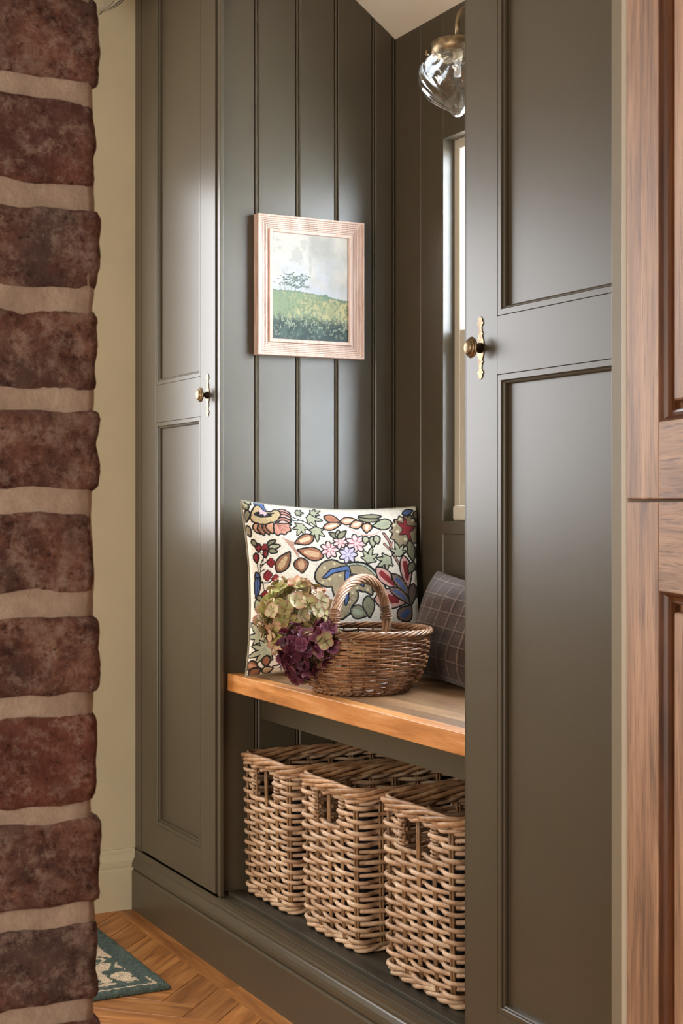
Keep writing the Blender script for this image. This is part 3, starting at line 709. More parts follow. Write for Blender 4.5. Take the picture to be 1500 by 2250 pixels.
R_.fill(m_(Z, [(370, 250), (400, 250), (480, 320), (440, 370), (410, 330), (370, 340)]), '#dcb9c4')
R_.line(smooth_poly(m_(Z, [(840, 340), (960, 380), (1080, 430), (1190, 500)]), 2, False), 2.4, OL); R_.line(m_(Z, [(850, 420), (1040, 400)]), 2, '#2d4044')
for c_, r_, a in ((Z(1160, 350), 25, 10), (Z(1000, 520), 23, 115), (Z(1240, 570), 26, 85), (Z(1200, 250), 16, -30), (Z(960, 260), 12, 0)): spiky(c_[0], c_[1], r_, a, GR2, 5, 200, SG, 1.8)
# brown stem with three leaves
R_.fill(smooth_poly(m_(Z, [(660, 690), (760, 750), (900, 790), (900, 830), (850, 850), (930, 940), (960, 1040), (920, 1050), (850, 920), (780, 850), (740, 790)]), 1), '#b08d7d')
leaf(Z(1190, 680), Z(890, 800), 11, BR, '#cdb193'); leaf(Z(1330, 1020), Z(930, 920), 14, '#8f5d45', '#c2a07f'); leaf(Z(580, 1270), Z(790, 960), 13, '#7c563d', '#b39772'); leaf(Z(960, 1060), Z(980, 1290), 15, '#80553d', '#b08c6d')
# small maroon berries and greens
for p in ((400, 900), (480, 1130), (420, 1320), (550, 1390)): c_ = Z(*p); clover(c_[0], c_[1], 10, RD)
leaf(Z(280, 830), Z(285, 950), 5, RD); leaf(Z(235, 980), Z(235, 1110), 5, RD)
leaf(Z(450, 850), Z(560, 770), 4, GR); leaf(Z(460, 890), Z(630, 855), 4.5, GR2); leaf(Z(460, 940), Z(580, 950), 4, GR); leaf(Z(190, 770), Z(250, 850), 4, GR)
c_ = Z(405, 1010); leaf(Z(395, 940), Z(390, 1040), 4, RD)
R_.shape(smooth_poly(m_(Z, [(200, 1270), (260, 1310), (285, 1400), (270, 1500), (200, 1500)]), 1), BL, 2.4)
R_.shape(smooth_poly(m_(Q, [(165, 0), (240, 20), (235, 120), (200, 250), (170, 270)]), 1), BL, 2.4); R_.line(m_(Q, [(200, 20), (205, 120), (180, 230)]), 2.5, '#27365c')
for p in ((310, 240), (430, 215), (350, 0)): c_ = Q(*p); clover(c_[0], c_[1], 9, RD)
leaf(Q(200, 250), Q(280, 350), 5, GR); leaf(Q(190, 300), Q(220, 490), 6, GR2)
R_.line(smooth_poly(m_(Q, [(280, 60), (300, 200), (380, 160), (500, 130)]), 2, False), 2.2, OL)
# lower-left greens
c_ = Q(250, 800); spiky(c_[0], c_[1], 38, 235, GR2, 5, 200, SG, 2); c_ = Q(340, 990); spiky(c_[0], c_[1], 42, 165, GR2, 7, 210, SG, 2)
leaf(Q(90, 1150), Q(240, 1230), 9, BR, BR2); leaf(Q(340, 1080), Q(350, 1210), 8, BR); leaf(Q(120, 1310), Q(270, 1240), 9, '#80553d', BR); R_.line(m_(Q, [(440, 1220), (560, 1210), (660, 1290)]), 3, OL)
leaf(Q(300, 1270), Q(430, 1250), 6, '#b09878', None)
# middle: pink and lilac florets
for p, r_, c1, c2 in (((140, 660), 20, '#dfc0bf', '#8f4650'), ((295, 540), 16, '#e3c8c4', '#8f4650'), ((520, 560), 23, '#dfc2c4', '#8f4452'), ((400, 730), 20, '#d0c8da', '#77709c')): c_ = Y_(*p); flower(c_[0], c_[1], r_, c1, c2)
for a in ((150, 400), (265, 360), (370, 370)): leaf(Y_(265, 470), Y_(*a), 5, GR2 if a[0] == 265 else GR)
# top: brown leaves and buds on an arc
R_.line(smooth_poly(m_(Y_, [(280, 210), (400, 300), (520, 390), (660, 430), (800, 410), (890, 340)]), 2, False), 2.6, '#d0a79c')
leaf(Y_(80, 145), Y_(280, 210), 8, '#96654d', BR); leaf(Y_(310, 210), Y_(520, 185), 8, BR2, '#dcc0ab'); leaf(Y_(70, 325), Y_(300, 250), 8, BR2, '#e2cdbb')
leaf(Y_(610, 225), Y_(440, 290), 9, BR2, '#e0c4b0', asym=.25); leaf(Y_(680, 240), Y_(665, 380), 10, BR2, '#e0c4b0')
for a, b_ in (((660, 450), (650, 550)), ((745, 450), (765, 600)), ((800, 440), (830, 550))): leaf(Y_(*a), Y_(*b_), 6, GR2)
leaf(Y_(1020, 240), Y_(760, 280), 12, GR2, SG); leaf(Y_(560, 150), Y_(840, 190), 7, GR); leaf(Y_(860, 130), Y_(560, 125), 4, GR)
# right-top big serrated leaf with maroon heart
pts = []
for k in range(34):
    a = 2 * PI * k / 34; rr_ = (1 if k % 2 else .80); cx, cy = Y_(1230, 360); pts.append((cx + 36 * rr_ * math.cos(a) * (1 if math.sin(a) < .6 else .8), cy + 40 * rr_ * math.sin(a) * (1.25 if math.sin(a) > .3 else 1)))
R_.shape(pts, TAU, 2.4)
R_.shape(m_(Y_, [(1195, 150), (1235, 200), (1240, 280), (1290, 290), (1370, 285), (1340, 340), (1280, 380), (1330, 560), (1320, 600), (1250, 410), (1140, 420), (1195, 350), (1100, 220), (1170, 250), (1200, 280)]), RD, 1.4)
for p in ((1140, 180), (1110, 370), (1225, 490), (1280, 560), (1330, 200), (1060, 270)): c_ = Y_(*p); flower(c_[0], c_[1], 4, '#c9bb9c', '#c9bb9c', 5, 0)
leaf(Y_(1180, 90), Y_(1310, 50), 6, BL); leaf(Y_(1390, 60), Y_(1370, 170), 7, TAU); leaf(Y_(1290, 520), Y_(1350, 800), 9, GR); leaf(Y_(1240, 600), Y_(1200, 700), 5, GR2)
# twig
R_.line(smooth_poly(m_(Y_, [(910, 400), (1010, 540), (1030, 650), (1160, 880)]), 2, False), 7, OL); R_.line(smooth_poly(m_(Y_, [(910, 400), (1010, 540), (1030, 650), (1160, 880)]), 2, False), 3.5, '#a3776a')
R_.line(m_(Y_, [(920, 560), (1030, 660)]), 6, OL); R_.line(m_(Y_, [(920, 560), (1030, 660)]), 3, '#a3776a'); R_.line(m_(Y_, [(1040, 520), (1030, 620)]), 3.5, '#a3776a')
for p, r_, a in (((700, 790), 28, -75), ((970, 800), 30, 140), ((1140, 690), 25, -110)): c_ = Y_(*p); spiky(c_[0], c_[1], r_, a, GR2, 5, 190, SG, 2)
# large trefoil with blue veins
R_.shape(smooth_poly(m_(Y_, [(0, 900), (80, 840), (200, 820), (330, 890), (480, 850), (640, 860), (760, 950), (860, 1060), (720, 1100), (700, 1160), (735, 1340), (640, 1270), (560, 1270), (480, 1200), (510, 1330), (480, 1420), (400, 1500), (420, 1560), (330, 1640), (250, 1700), (210, 1600), (200, 1400), (160, 1270), (160, 1200), (60, 1210), (-50, 1150), (-90, 1050)]), 1), TAU, 3)
for L_ in ([(30, 1080), (150, 960), (340, 910), (400, 905), (420, 980), (360, 960), (180, 1000), (60, 1080)], [(360, 980), (420, 990), (390, 1200), (370, 1400), (330, 1480), (320, 1350), (350, 1150)], [(450, 1030), (540, 1040), (600, 1120), (600, 1200), (550, 1160), (500, 1090)]): R_.shape(m_(Y_, L_), BL, 2.2)
for p in ((200, 870), (60, 930), (120, 1100), (20, 1150), (280, 1040), (510, 1230), (640, 1060), (650, 1150), (420, 1200), (440, 1300), (660, 1250), (390, 1440), (250, 1250)): c_ = Y_(*p); flower(c_[0], c_[1], 3.6, '#bcae8b', '#bcae8b', 5, 0)
R_.line(smooth_poly(m_(Y_, [(400, 880), (560, 860), (680, 900), (780, 1000), (860, 1120), (930, 1240)]), 2, False), 7, OL); R_.line(smooth_poly(m_(Y_, [(400, 880), (560, 860), (680, 900), (780, 1000), (860, 1120), (930, 1240)]), 2, False), 3.4, '#a9b3a0')
# right: pink lily of long petals
R_.line(m_(Y_, [(820, 920), (930, 1240)]), 3, OL)
leaf(Y_(820, 920), Y_(1160, 1225), 15, PK, RD, 4); leaf(Y_(1210, 740), Y_(1270, 1200), 12, PK, RD, -2); leaf(Y_(760, 1390), Y_(1210, 1420), 22, PK, RD, -4)
leaf(Y_(1040, 1010), Y_(1285, 1320), 10, '#7c6558', BL, -2); leaf(Y_(990, 1220), Y_(1280, 1440), 10, '#7c6558', BL, -4); leaf(Y_(1350, 1140), Y_(1290, 1440), 8, '#6f5a50', None)
leaf(V_(1010, 720), V_(1190, 540), 16, '#7c6558', BL, 3); leaf(Y_(1360, 830), Y_(1290, 980), 7, GR)
leaf(V_(610, 440), V_(620, 720), 12, GR, None); leaf(V_(380, 620), V_(580, 700), 15, GR, SG); leaf(V_(800, 690), V_(830, 740), 8, TAU); leaf(V_(690, 350), V_(760, 300), 7, TAU)
R_.line(m_(V_, [(90, 490), (60, 550)]), 4, OL)
for L_ in ([(760, 1460), (800, 1440), (860, 1466)], [(880, 1400), (900, 1440), (915, 1420)], [(650, 1440), (690, 1470)]): R_.line(L_, 5, GR)
leaf((760, 1470), (830, 1450), 10, PK, RD); leaf((840, 1480), (905, 1452), 10, GR2, SG); leaf((690, 1480), (740, 1455), 9, BR, BR2)
pf_ = lambda t: np.clip(1 - np.abs(t) ** 2.4, 0, 1)
tj = np.linspace(-1, 1, N); pk = (pf_(tj)[None, :] * pf_(tj)[:, None]) ** .42
jj = np.clip(np.arange(N)[None, :] + 29 / 388 * N * pk, 0, N - 1).astype(int); ii = np.clip(np.arange(N)[:, None] + (2 - 4 * 0) / 382 * N * pk - 0, 0, N - 1).astype(int)
R_.C = R_.C[ii, jj]
cs = R_.C * (1 + .10 * (vnoise(N, N, 60, 21, 3) - .5)[..., None] * 2)
# cushion body: knife-edge square, plump middle, pinched corners
u = np.linspace(-1, 1, N)[None, :].repeat(N, 0); vv = np.linspace(1, -1, N)[:, None].repeat(N, 1)
cwd, chh = .223, .197
def pill(u, v, puff, pw=2.4):
    e_ = np.maximum(0, (1 - np.abs(u) ** pw)) * np.maximum(0, (1 - np.abs(v) ** pw)); return puff * e_ ** .42
def cushion_pts(W, Hh, puff, pinch, u, v, sag=0):
    xx = u * (W - pinch * (1 - v * v) * 1.0) ; zz_ = v * (Hh - pinch * (1 - u * u) * .9)
    return xx, zz_, pill(u, v, puff)
xx, zz_, dd = cushion_pts(cwd, chh, .062, .016, u, vv)
wr = (vnoise(N, N, 5, 31, 3) - .5); seamk = np.clip(1 - np.abs(u), 0, .3) * np.clip(1 - np.abs(vv), 0, .3) / .09
dd2 = dd + wr * .010 * np.clip(seamk * 3, 0, 1) + (vnoise(N, N, 150, 40, 2) - .5) * .0012
lum = R_.C.mean(-1); dd2 += np.where(lum < .03, -.0006, 0)
# pose: leaning back on the left panelling; local frame right / up / out
def place(xx, zz_, dd, cpos, right, upv, out):
    r_, u_, o_ = (np.array(q, float) / np.linalg.norm(q) for q in (right, upv, out))
    return np.array(cpos) + xx[..., None] * r_ + zz_[..., None] * u_ + dd[..., None] * o_
r_v = Vector((1, -.055, -.030)).normalized(); lean = Vector((0, .165, 1)); lean = (lean - r_v * lean.dot(r_v)).normalized(); outv = -lean.cross(r_v); outv = outv if outv.y < 0 else -outv
cc = (1.5655, 3.064, .8610)
Pf = place(xx, zz_, dd2, cc, r_v, lean, outv); Pb = place(xx, zz_, -dd * .55, cc, r_v, lean, outv)
for A in (Pf, Pb):
    zb = .6675; A[..., 2] = np.maximum(A[..., 2], zb + 0 * A[..., 2]); A[..., 1] = np.minimum(A[..., 1], YL - .004); A[..., 0] = np.minimum(A[..., 0], XB - .004)
cu = empty('floral_cushion', (1.5645, 3.05, .667)); tag(cu, 'large square cream cushion embroidered with flowers and leaves, leaning on the left panelling', 'cushion')
grid_mesh('embroidered_cover', Pf[::-1], cs[::-1], M['stitch'], cu, closed_back=None)
st = 5; bk = np.ones(Pb[::st, ::st].shape) * np.array(col('#cdc4b2'))
idx = sorted(set(list(range(0, N, st)) + [N - 1])); Pb2 = Pb[np.ix_(idx, idx)]; grid_mesh('back_cover', Pb2, np.ones(Pb2.shape) * np.array(col('#cdc4b2')), M['stitch'], cu)
ee = np.concatenate([Pf[0, ::6], Pf[::6, -1], Pf[-1, ::-6], Pf[::-6, 0]])
tube('piped_edge', ee, .0028, M['stitch'], cu, 6, True); set_pigment(bpy.context.scene.objects[-1].data if False else [o for o in C.objects if o.name.startswith('piped_edge')][-1].data, np.ones((len([o for o in C.objects if o.name.startswith('piped_edge')][-1].data.vertices), 3)) * np.array(col('#8d8471')))

# ============================================================ PLAID CUSHION
NP = 260
pu, pv = np.meshgrid(np.linspace(-1, 1, NP), np.linspace(1, -1, NP))
R2 = Raster(NP, NP, (0, 0, 1, 1), '#36261f'); pn = vnoise(NP, NP, 70, 51, 3)
base = R2.C * (1 + 1.1 * (pn - .5)[..., None]) * 1.18; base[..., 2] *= 1.05
X1, Y1 = R2.X, R2.Y
def stripes(T, period, off, wd): return np.abs(((T - off) / period) % 1 - .5) < wd / period / 2
for T, per in ((X1, .098), (Y1, .148)):
    a = stripes(T, per, 0, .0085); b2 = stripes(T, per, .020, .0075)
    base[a] = base[a] * .35 + np.array(col('#a48a74')) * .36 * (.7 + .6 * pn[a][:, None]); base[b2] = base[b2] * .5
wp, hp = .225, .120
xx, zz_, dd = cushion_pts(wp, hp, .060, .012, pu, pv)
rr2 = (0, -1, 0); a_ = math.radians(4); u0 = Vector((.33, 0, .944)); rr2 = Vector((0, -1, 0)) * math.cos(a_) - u0 * math.sin(a_); up2 = u0 * math.cos(a_) + Vector((0, -1, 0)) * math.sin(a_); out2 = (-.944, 0, .33)
Pf = place(xx, zz_, dd + (vnoise(NP, NP, 4, 61, 2) - .5) * .012 * np.clip(dd / .06, 0, 1), (1.700, 2.688, .777), rr2, up2, out2)
Pb = place(xx, zz_, -dd * .7, (1.700, 2.688, .777), rr2, up2, out2)
for A in (Pf, Pb): A[..., 2] = np.maximum(A[..., 2], .6675); A[..., 0] = np.minimum(A[..., 0], XB - .004)
pc = grid_mesh('plaid_cushion', Pf[::-1], base[::-1], M['plaid'], None, closed_back=Pb[::-1]); tag(pc, 'dark brown plaid wool cushion with tan lines, leaning behind the trug basket', 'cushion')

# ============================================================ SQUARE WICKER BASKETS
def rrect(wx, wy, rad, n):
    """rounded rectangle walked from the front middle; returns pts, outward normals, param"""
    hx, hy = wx / 2, wy / 2; segs = []
    def arc(cx, cy, a0): return ('a', cx, cy, a0)
    L1 = wy - 2 * rad; L2 = wx - 2 * rad; La = rad * PI / 2; per = 2 * L1 + 2 * L2 + 4 * La
    def at(s_):
        s_ %= per
        seq = [('l', L1 / 2, (-hx, 0), (0, -1), (-1, 0)), ('c', La, (-hx + rad, -hy + rad), PI), ('l', L2, (-hx + rad, -hy), (1, 0), (0, -1)), ('c', La, (hx - rad, -hy + rad), 1.5 * PI),
               ('l', L1, (hx, -hy + rad), (0, 1), (1, 0)), ('c', La, (hx - rad, hy - rad), 0), ('l', L2, (hx - rad, hy), (-1, 0), (0, 1)), ('c', La, (-hx + rad, hy - rad), PI / 2), ('l', L1 / 2 + 1e-9, (-hx, hy - rad), (0, -1), (-1, 0))]
        for q in seq:
            if s_ <= q[1] + 1e-9:
                if q[0] == 'l': return (q[2][0] + q[3][0] * s_, q[2][1] + q[3][1] * s_), q[4]
                a = q[3] + s_ / rad; return (q[2][0] + rad * math.cos(a), q[2][1] + rad * math.sin(a)), (math.cos(a), math.sin(a))
            s_ -= q[1]
        return (-hx, 0), (-1, 0)
    return at, per
def wicker_basket(label, wx, wy, H_, loc, rot, seed, content=None):
    r = random.Random(seed); at, per = rrect(wx, wy, .020, 0); ns = 22
    t = empty('wicker_basket', loc); t.rotation_euler = (0, 0, rot); tag(t, label, 'basket', 'square wicker baskets under the bench')
    def pt(s_, z, off):
        (x, y), (nx, ny) = at(s_); fl = 1 + .035 * (z / H_) - .03 * max(0, 1 - z / .03) ** 2; return (x * fl + nx * off, y * fl + ny * off, z)
    hw = .0495; zh0, zh1 = H_ - .088, H_ - .026      # hand hole in the front
    def par(o): o.parent = t; return o
    pitch = .0120; z = .022; row = 0; amp = .0062
    zs_ = []
    while z < H_ - .034: zs_.append(z); z += pitch
    for row, z in enumerate(zs_):
        hole = zh0 < z < zh1; s0, s1 = (hw, per - hw) if hole else (0, per)
        n = ns * 6; ss = np.linspace(s0, s1, n + (1 if hole else 0), endpoint=hole); zj = r.uniform(-.0012, .0012); rad = .0047 + r.uniform(-.0005, .0004)
        ph = r.uniform(0, 6)
        P = [pt(s_, z + zj + .0011 * math.sin(s_ * 23 + ph) + .0012 * math.cos(PI * s_ / per * ns + (row % 2) * PI + .9), amp * max(-1, min(1, 1.35 * math.cos(PI * s_ / per * ns + (row % 2) * PI))) + r.uniform(-.0004, .0004)) for s_ in ss]
        V, F = tube_data(P, rad, 6, not hole)
        par(py('weaver', V, F, M['cane'], None, True))
    for k in range(ns):
        s_ = k * per / ns; inh = abs((s_ + per / 2) % per - per / 2) < .02
        mb = MB()
        for d in (-.0031, .0031):
            P = [pt(s_ + d, z, 0) for z in np.linspace(.004, H_ - .012, 7)]; mb.tube(P, .0028, 6)
        o = mb.build('stake', M['cane_stake']); par(o)
    # wrapped sides of the hand hole
    for sg in (-1, 1):
        mb = MB(); P = []
        for i in range(9 * 10): a = 2 * PI * i / 10; z_ = zh0 + (zh1 - zh0 + .004) * i / 90; p = pt(sg * (hw + .0075) % per, z_, .0065 * math.cos(a)); P.append((p[0], p[1] + .0065 * math.sin(a), p[2]))
        mb.tube(P, .0028, 6); par(mb.build('wrapping', M['cane']))
    # waling at the foot and under the rim, braided rim
    def twist(nm, zc_, n, rr_, R1, R2, lam, m_, dz=0):
        lam = per / round(per / lam)
        for i in range(n):
            ss = np.linspace(0, per, int(per / lam * 14), endpoint=False); P = []
            for s_ in ss: a = 2 * PI * (s_ / lam + i / n); P.append(pt(s_, zc_ + R2 * math.sin(a) + .0008 * math.sin(41 * s_ + i), dz + R1 * math.cos(a)))
            V, F = tube_data(P, rr_ * r.uniform(.9, 1.08), 7, True); par(py(nm, V, F, m_, None, True))
    twist('foot_strand', .009, 3, .0045, .0072, .0048, .13, M['cane'])
    twist('waling_strand', H_ - .027, 2, .0042, .0062, .0036, .10, M['cane'])
    twist('rim_strand', H_ - .012, 4, .0050, .0092, .0070, .24, M['cane_rim'], .002)
    bm = bmesh.new(); addbox(bm, -wx / 2 + .006, wx / 2 - .006, -wy / 2 + .006, wy / 2 - .006, .006, .012, .002); par(bmo('base', bm, M['cane_stake']))
    return t
wicker_basket('leftmost of the three square wicker baskets under the oak bench', .375, .232, .325, (1.3905 + .1875, 3.0455, .1655), 0, 11)
wicker_basket('middle of the three square wicker baskets under the oak bench', .375, .240, .327, (1.3905 + .1875, 2.7355, .1655), 0, 12)
wicker_basket('rightmost square wicker basket under the oak bench, half hidden by the right cupboard', .375, .248, .340, (1.3860 + .1875, 2.3670, .1655), 0, 13)
def cloth(label, cx, cy, cz, sx, sy, sz, seed, m_):
    n = 40; a = vnoise(n, n, 4, seed, 4); yy, x_ = np.meshgrid(np.linspace(-1, 1, n), np.linspace(-1, 1, n))
    e_ = (1 - x_ ** 4) * (1 - yy ** 4); P = np.stack([cx + x_ * sx, cy + yy * sy, cz - sz + 2 * sz * e_ ** .5 * (.62 + .7 * (a - .3))], -1); P2 = P.copy(); P2[..., 2] = cz - sz
    o = grid_mesh('folded_cloth', P, np.ones(P.shape), m_, None, closed_back=P2); tag(o, label, 'cloth'); return o
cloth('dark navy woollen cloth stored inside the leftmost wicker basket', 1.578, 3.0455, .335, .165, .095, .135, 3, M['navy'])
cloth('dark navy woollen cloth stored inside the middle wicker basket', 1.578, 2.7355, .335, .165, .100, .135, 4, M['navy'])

cloth('dark cloth added inside the rightmost wicker basket to make its hollow look dark', 1.5735, 2.3670, .338, .165, .103, .140, 6, M['navy'])  # added so the basket's inside and hand hole read dark

# ============================================================ TRUG BASKET
tb = empty('trug_basket', (1.470, 2.757, .666)); tag(tb, 'round brown willow trug basket with a tall hooped handle, standing on the oak bench', 'basket')
TH = .122; tc = (1.470, 2.757)
def trad(z):
    t_ = z / TH; return .093 + .047 * (1 - (1 - t_) ** 3.0)
mb = MB(); nst = 28; rows = 22; r = random.Random(5)
for k in range(rows):
    z = .006 + (TH - .014) * k / (rows - 1); P = []
    for i in range(nst * 5):
        a = 2 * PI * i / (nst * 5); off = .0030 * math.cos(nst / 2 * a * 1.0 + (k % 2) * PI) ; rr_ = trad(z) + off + r.uniform(-.0003, .0003)
        P.append((tc[0] + rr_ * math.cos(a), tc[1] + rr_ * math.sin(a), .6665 + z + .0009 * math.sin(5 * a + k * 2.1) + .001 * math.cos(nst / 2 * a + (k % 2) * PI + .9)))
    mb.tube(P, .0026, 6, True)
o = mb.build('woven_side', M['willow'], tb); o['kind'] = 'stuff'
mb = MB()
for k in range(nst):
    a = 2 * PI * (k + .0) / nst; P = [(tc[0] + trad(z) * math.cos(a), tc[1] + trad(z) * math.sin(a), .6665 + z) for z in np.linspace(.003, TH, 7)]; mb.tube(P, .0023, 6)
o = mb.build('stakes', M['willow'], tb); o['kind'] = 'stuff'
for i in range(5):
    P = []
    for k in range(300):
        a = 2 * PI * k / 300; b_ = 9 * a + 2 * PI * i / 5; rr_ = .1425 + .0050 * math.cos(b_); P.append((tc[0] + rr_ * math.cos(a), tc[1] + rr_ * math.sin(a), .6665 + TH + .0035 + .0046 * math.sin(b_)))
    tube('rim_strand', P, .0030, M['willow'], tb, 6, True)
for i in range(3):
    P = []
    for k in range(240):
        a = 2 * PI * k / 240; b_ = 14 * a + 2 * PI * i / 3; rr_ = .0955 + .0032 * math.cos(b_); P.append((tc[0] + rr_ * math.cos(a), tc[1] + rr_ * math.sin(a), .6665 + .0045 + .0030 * math.sin(b_)))
    tube('foot_strand', P, .0027, M['willow'], tb, 6, True)
lathe('base', [(.001, .674), (.094, .674), (.094, .671), (.001, .671)], 40, M['willow'], tb, fn=lambda p: (tc[0] + p[0], tc[1] + p[1], p[2]))
hd = Vector((.803, .596, 0)); zr = .6665 + TH
def hpt(t_):   # 0..1 over the hoop
    a = PI * t_; z_ = zr - .030 + .030 * min(1, t_ * 12, (1 - t_) * 12) + .110 * math.sin(a) ** .80
    q = -math.cos(a) * (.1360 - .006 * abs(math.cos(a))); return Vector((tc[0], tc[1], 0)) + hd * q + Vector((0, 0, z_))
hn = 140; cen = [hpt(i / hn) for i in range(hn + 1)]
sidev = Vector((-hd.y, hd.x, 0))
for i in range(9):
    P = []
    for k in range(hn + 1):
        T = (cen[min(k + 1, hn)] - cen[max(k - 1, 0)]).normalized(); nn = T.cross(sidev).normalized(); b_ = 2 * PI * i / 9 + 2 * PI * 2.1 * k / hn
        P.append(cen[k] + (sidev * math.cos(b_) + nn * math.sin(b_)) * .0078)
    tube('handle_strand', P, .0032, M['willow_h'], tb, 6)
tube('handle_core', cen, .0060, M['willow_h'], tb, 8)
for kk in (8, hn - 8 - 0):
    P = []
    c0, c1 = (kk, kk + 10) if kk < 70 else (kk - 10, kk)
    for k in range(9 * 12 + 1):
        f_ = c0 + (c1 - c0) * k / 108; i0 = int(f_); p = cen[i0].lerp(cen[min(i0 + 1, hn)], f_ - i0); T = (cen[min(i0 + 1, hn)] - cen[i0]).normalized(); nn = T.cross(sidev).normalized(); b_ = 2 * PI * k / 12
        P.append(p + (sidev * math.cos(b_) + nn * math.sin(b_)) * .0118)
    tube('binding', P, .0015, M['willow'], tb, 6)

# ============================================================ HYDRANGEAS
def petal_mesh(nm, kind, seed):
    r = random.Random(seed); V = []; F = []; Cc = []
    for k in range(4):
        a0 = k * PI / 2 + r.uniform(-.15, .15); ln = .0172 * r.uniform(.88, 1.12); wd = ln * r.uniform(.58, .70); tilt = r.uniform(.15, .75); cup = r.uniform(.0, .004); zo = (k % 2) * .0012
        if kind == 'green': cA, cB, cE = [('#98a055', '#bfc07c', '#c58a83'), ('#858d45', '#aeb06a', '#b7a26f'), ('#b9b98a', '#d3cfa4', '#cf8f8f'), ('#96955c', '#aaa86e', '#a06a62'), ('#c9c193', '#dfd0a4', '#d97f8a')][seed % 5]
        else: cA, cB, cE = [('#3c0f22', '#4d1a2e', '#7a4450'), ('#481428', '#5d2338', '#86505a'), ('#8d9160', '#a9a676', '#9c5060'), ('#4f1a33', '#6e3350', '#8f6072'), ('#330d1c', '#44142a', '#5f2c3a')][seed % 5]
        cA, cB, cE = (np.array(col(c_)) for c_ in (cA, cB, cE)); n0 = len(V); nu, nv = 6, 5
        for i in range(nu + 1):
            t_ = i / nu; w_ = wd * (math.sin(PI * min(1, t_ * .97 + .015) ** .80) ** .62) * (.25 + .75 * min(1, t_ * 2.2))
            for j in range(nv):
                s_ = -1 + 2 * j / (nv - 1); x = .0015 + ln * t_; y = s_ * w_; z = zo + x * tilt + cup * (s_ * s_) * 1.0 + .004 * t_ * t_ * (1 if seed % 2 else -1) + .0008 * math.sin(s_ * 5 + t_ * 4)
                V.append((x * math.cos(a0) - y * math.sin(a0), x * math.sin(a0) + y * math.cos(a0), z)); e_ = max(abs(s_) ** 3, t_ ** 4); Cc.append((cA * (1 - t_) + cB * t_) * (1 - e_ * .75) + cE * e_ * .75)
        for i in range(nu):
            for j in range(nv - 1): q = n0 + i * nv + j; F.append((q, q + 1, q + nv + 1, q + nv))
    n0 = len(V); 
    for i in range(3):
        for j in range(6): a = j * PI / 3; rr_ = .0016 * math.cos(i * .7); V.append((rr_ * math.cos(a), rr_ * math.sin(a), .0012 + .0018 * math.sin(i * .7))); Cc.append(np.array(col('#b9b27a' if kind == 'green' else '#a1748a')))
    for i in range(2):
        for j in range(6): F.append((n0 + i * 6 + j, n0 + i * 6 + (j + 1) % 6, n0 + (i + 1) * 6 + (j + 1) % 6, n0 + (i + 1) * 6 + j))
    n1_ = len(V); V += [(.0006, 0, 0), (-.0006, .0005, 0), (0, -.0006, 0), (.0006, 0, -.020), (-.0006, .0005, -.020), (0, -.0006, -.020)]; Cc += [np.array(col('#9a9460'))] * 6
    F += [(n1_, n1_ + 1, n1_ + 4, n1_ + 3), (n1_ + 1, n1_ + 2, n1_ + 5, n1_ + 4), (n1_ + 2, n1_, n1_ + 3, n1_ + 5)]
    me = bpy.data.meshes.new(nm); me.from_pydata(V, [], F); me.update(); set_pigment(me, np.array(Cc)); me.materials.append(M['petal']); me.polygons.foreach_set('use_smooth', [True] * len(me.polygons)); return me
def bloom(label, kind, cx, cy, cz, rx, ry, rz, n, seed, stem_to, only=None):
    t = empty('hydrangea', (cx, cy, cz)); tag(t, label, 'flower', 'hydrangea heads leaning on the trug basket'); r = random.Random(seed)
    ms = [petal_mesh('floret', kind, s_) for s_ in range(10)]
    for k in range(n):
        y_ = 1 - 2 * (k + .5) / n; rr_ = math.sqrt(1 - y_ * y_); a = k * 2.39996 + r.uniform(-.15, .15); d = Vector((rr_ * math.cos(a), rr_ * math.sin(a), y_)).normalized()
        sc = r.uniform(.72, 1.12); p = Vector((d.x * rx, d.y * ry, d.z * rz)) * sc
        if cz + p.z < .684: p.z = .684 - cz + r.uniform(0, .008)
        o = bpy.data.objects.new('floret', ms[r.randrange(10)]); C.objects.link(o); o.parent = t; o.location = p
        dj = (d + Vector((r.uniform(-.6, .6), r.uniform(-.6, .6), r.uniform(-.6, .6)))).normalized()
        q = dj.to_track_quat('Z', 'Y'); o.rotation_euler = (q @ Matrix.Rotation(r.uniform(0, 6.28), 3, 'Z').to_quaternion()).to_euler(); s_ = r.uniform(.82, 1.12); o.scale = (s_, s_, s_)
    mb = MB(); c0 = np.array((cx, cy, cz)); e_ = np.array(stem_to)
    mb.tube([c0 + (e_ - c0) * q + np.array((0, 0, .02 * math.sin(PI * q))) for q in np.linspace(0, 1, 10)], .0026, 6)
    for k in range(14):
        a = r.uniform(0, 6.28); z_ = r.uniform(-.8, .8); d = np.array((math.cos(a) * rx * .8, math.sin(a) * ry * .8, z_ * rz * .8)); mb.tube([c0, c0 + d * .5 + np.array((0, 0, .004)), c0 + d], .0011, 5)
    mb.build('stem', M['stem'], t); return t
bloom('pale green hydrangea head with pink-tinged petals, in front of the floral cushion', 'green', 1.364, 2.858, .811, .068, .066, .076, 125, 3, (1.47, 2.78, .76))
bloom('burgundy hydrangea head hanging low over the left side of the trug basket', 'burgundy', 1.340, 2.760, .752, .046, .058, .048, 62, 9, (1.47, 2.75, .74))
bloom('small purple hydrangea sprig at the left foot of the trug basket handle', 'burgundy', 1.350, 2.685, .780, .018, .022, .034, 16, 14, (1.45, 2.73, .755))

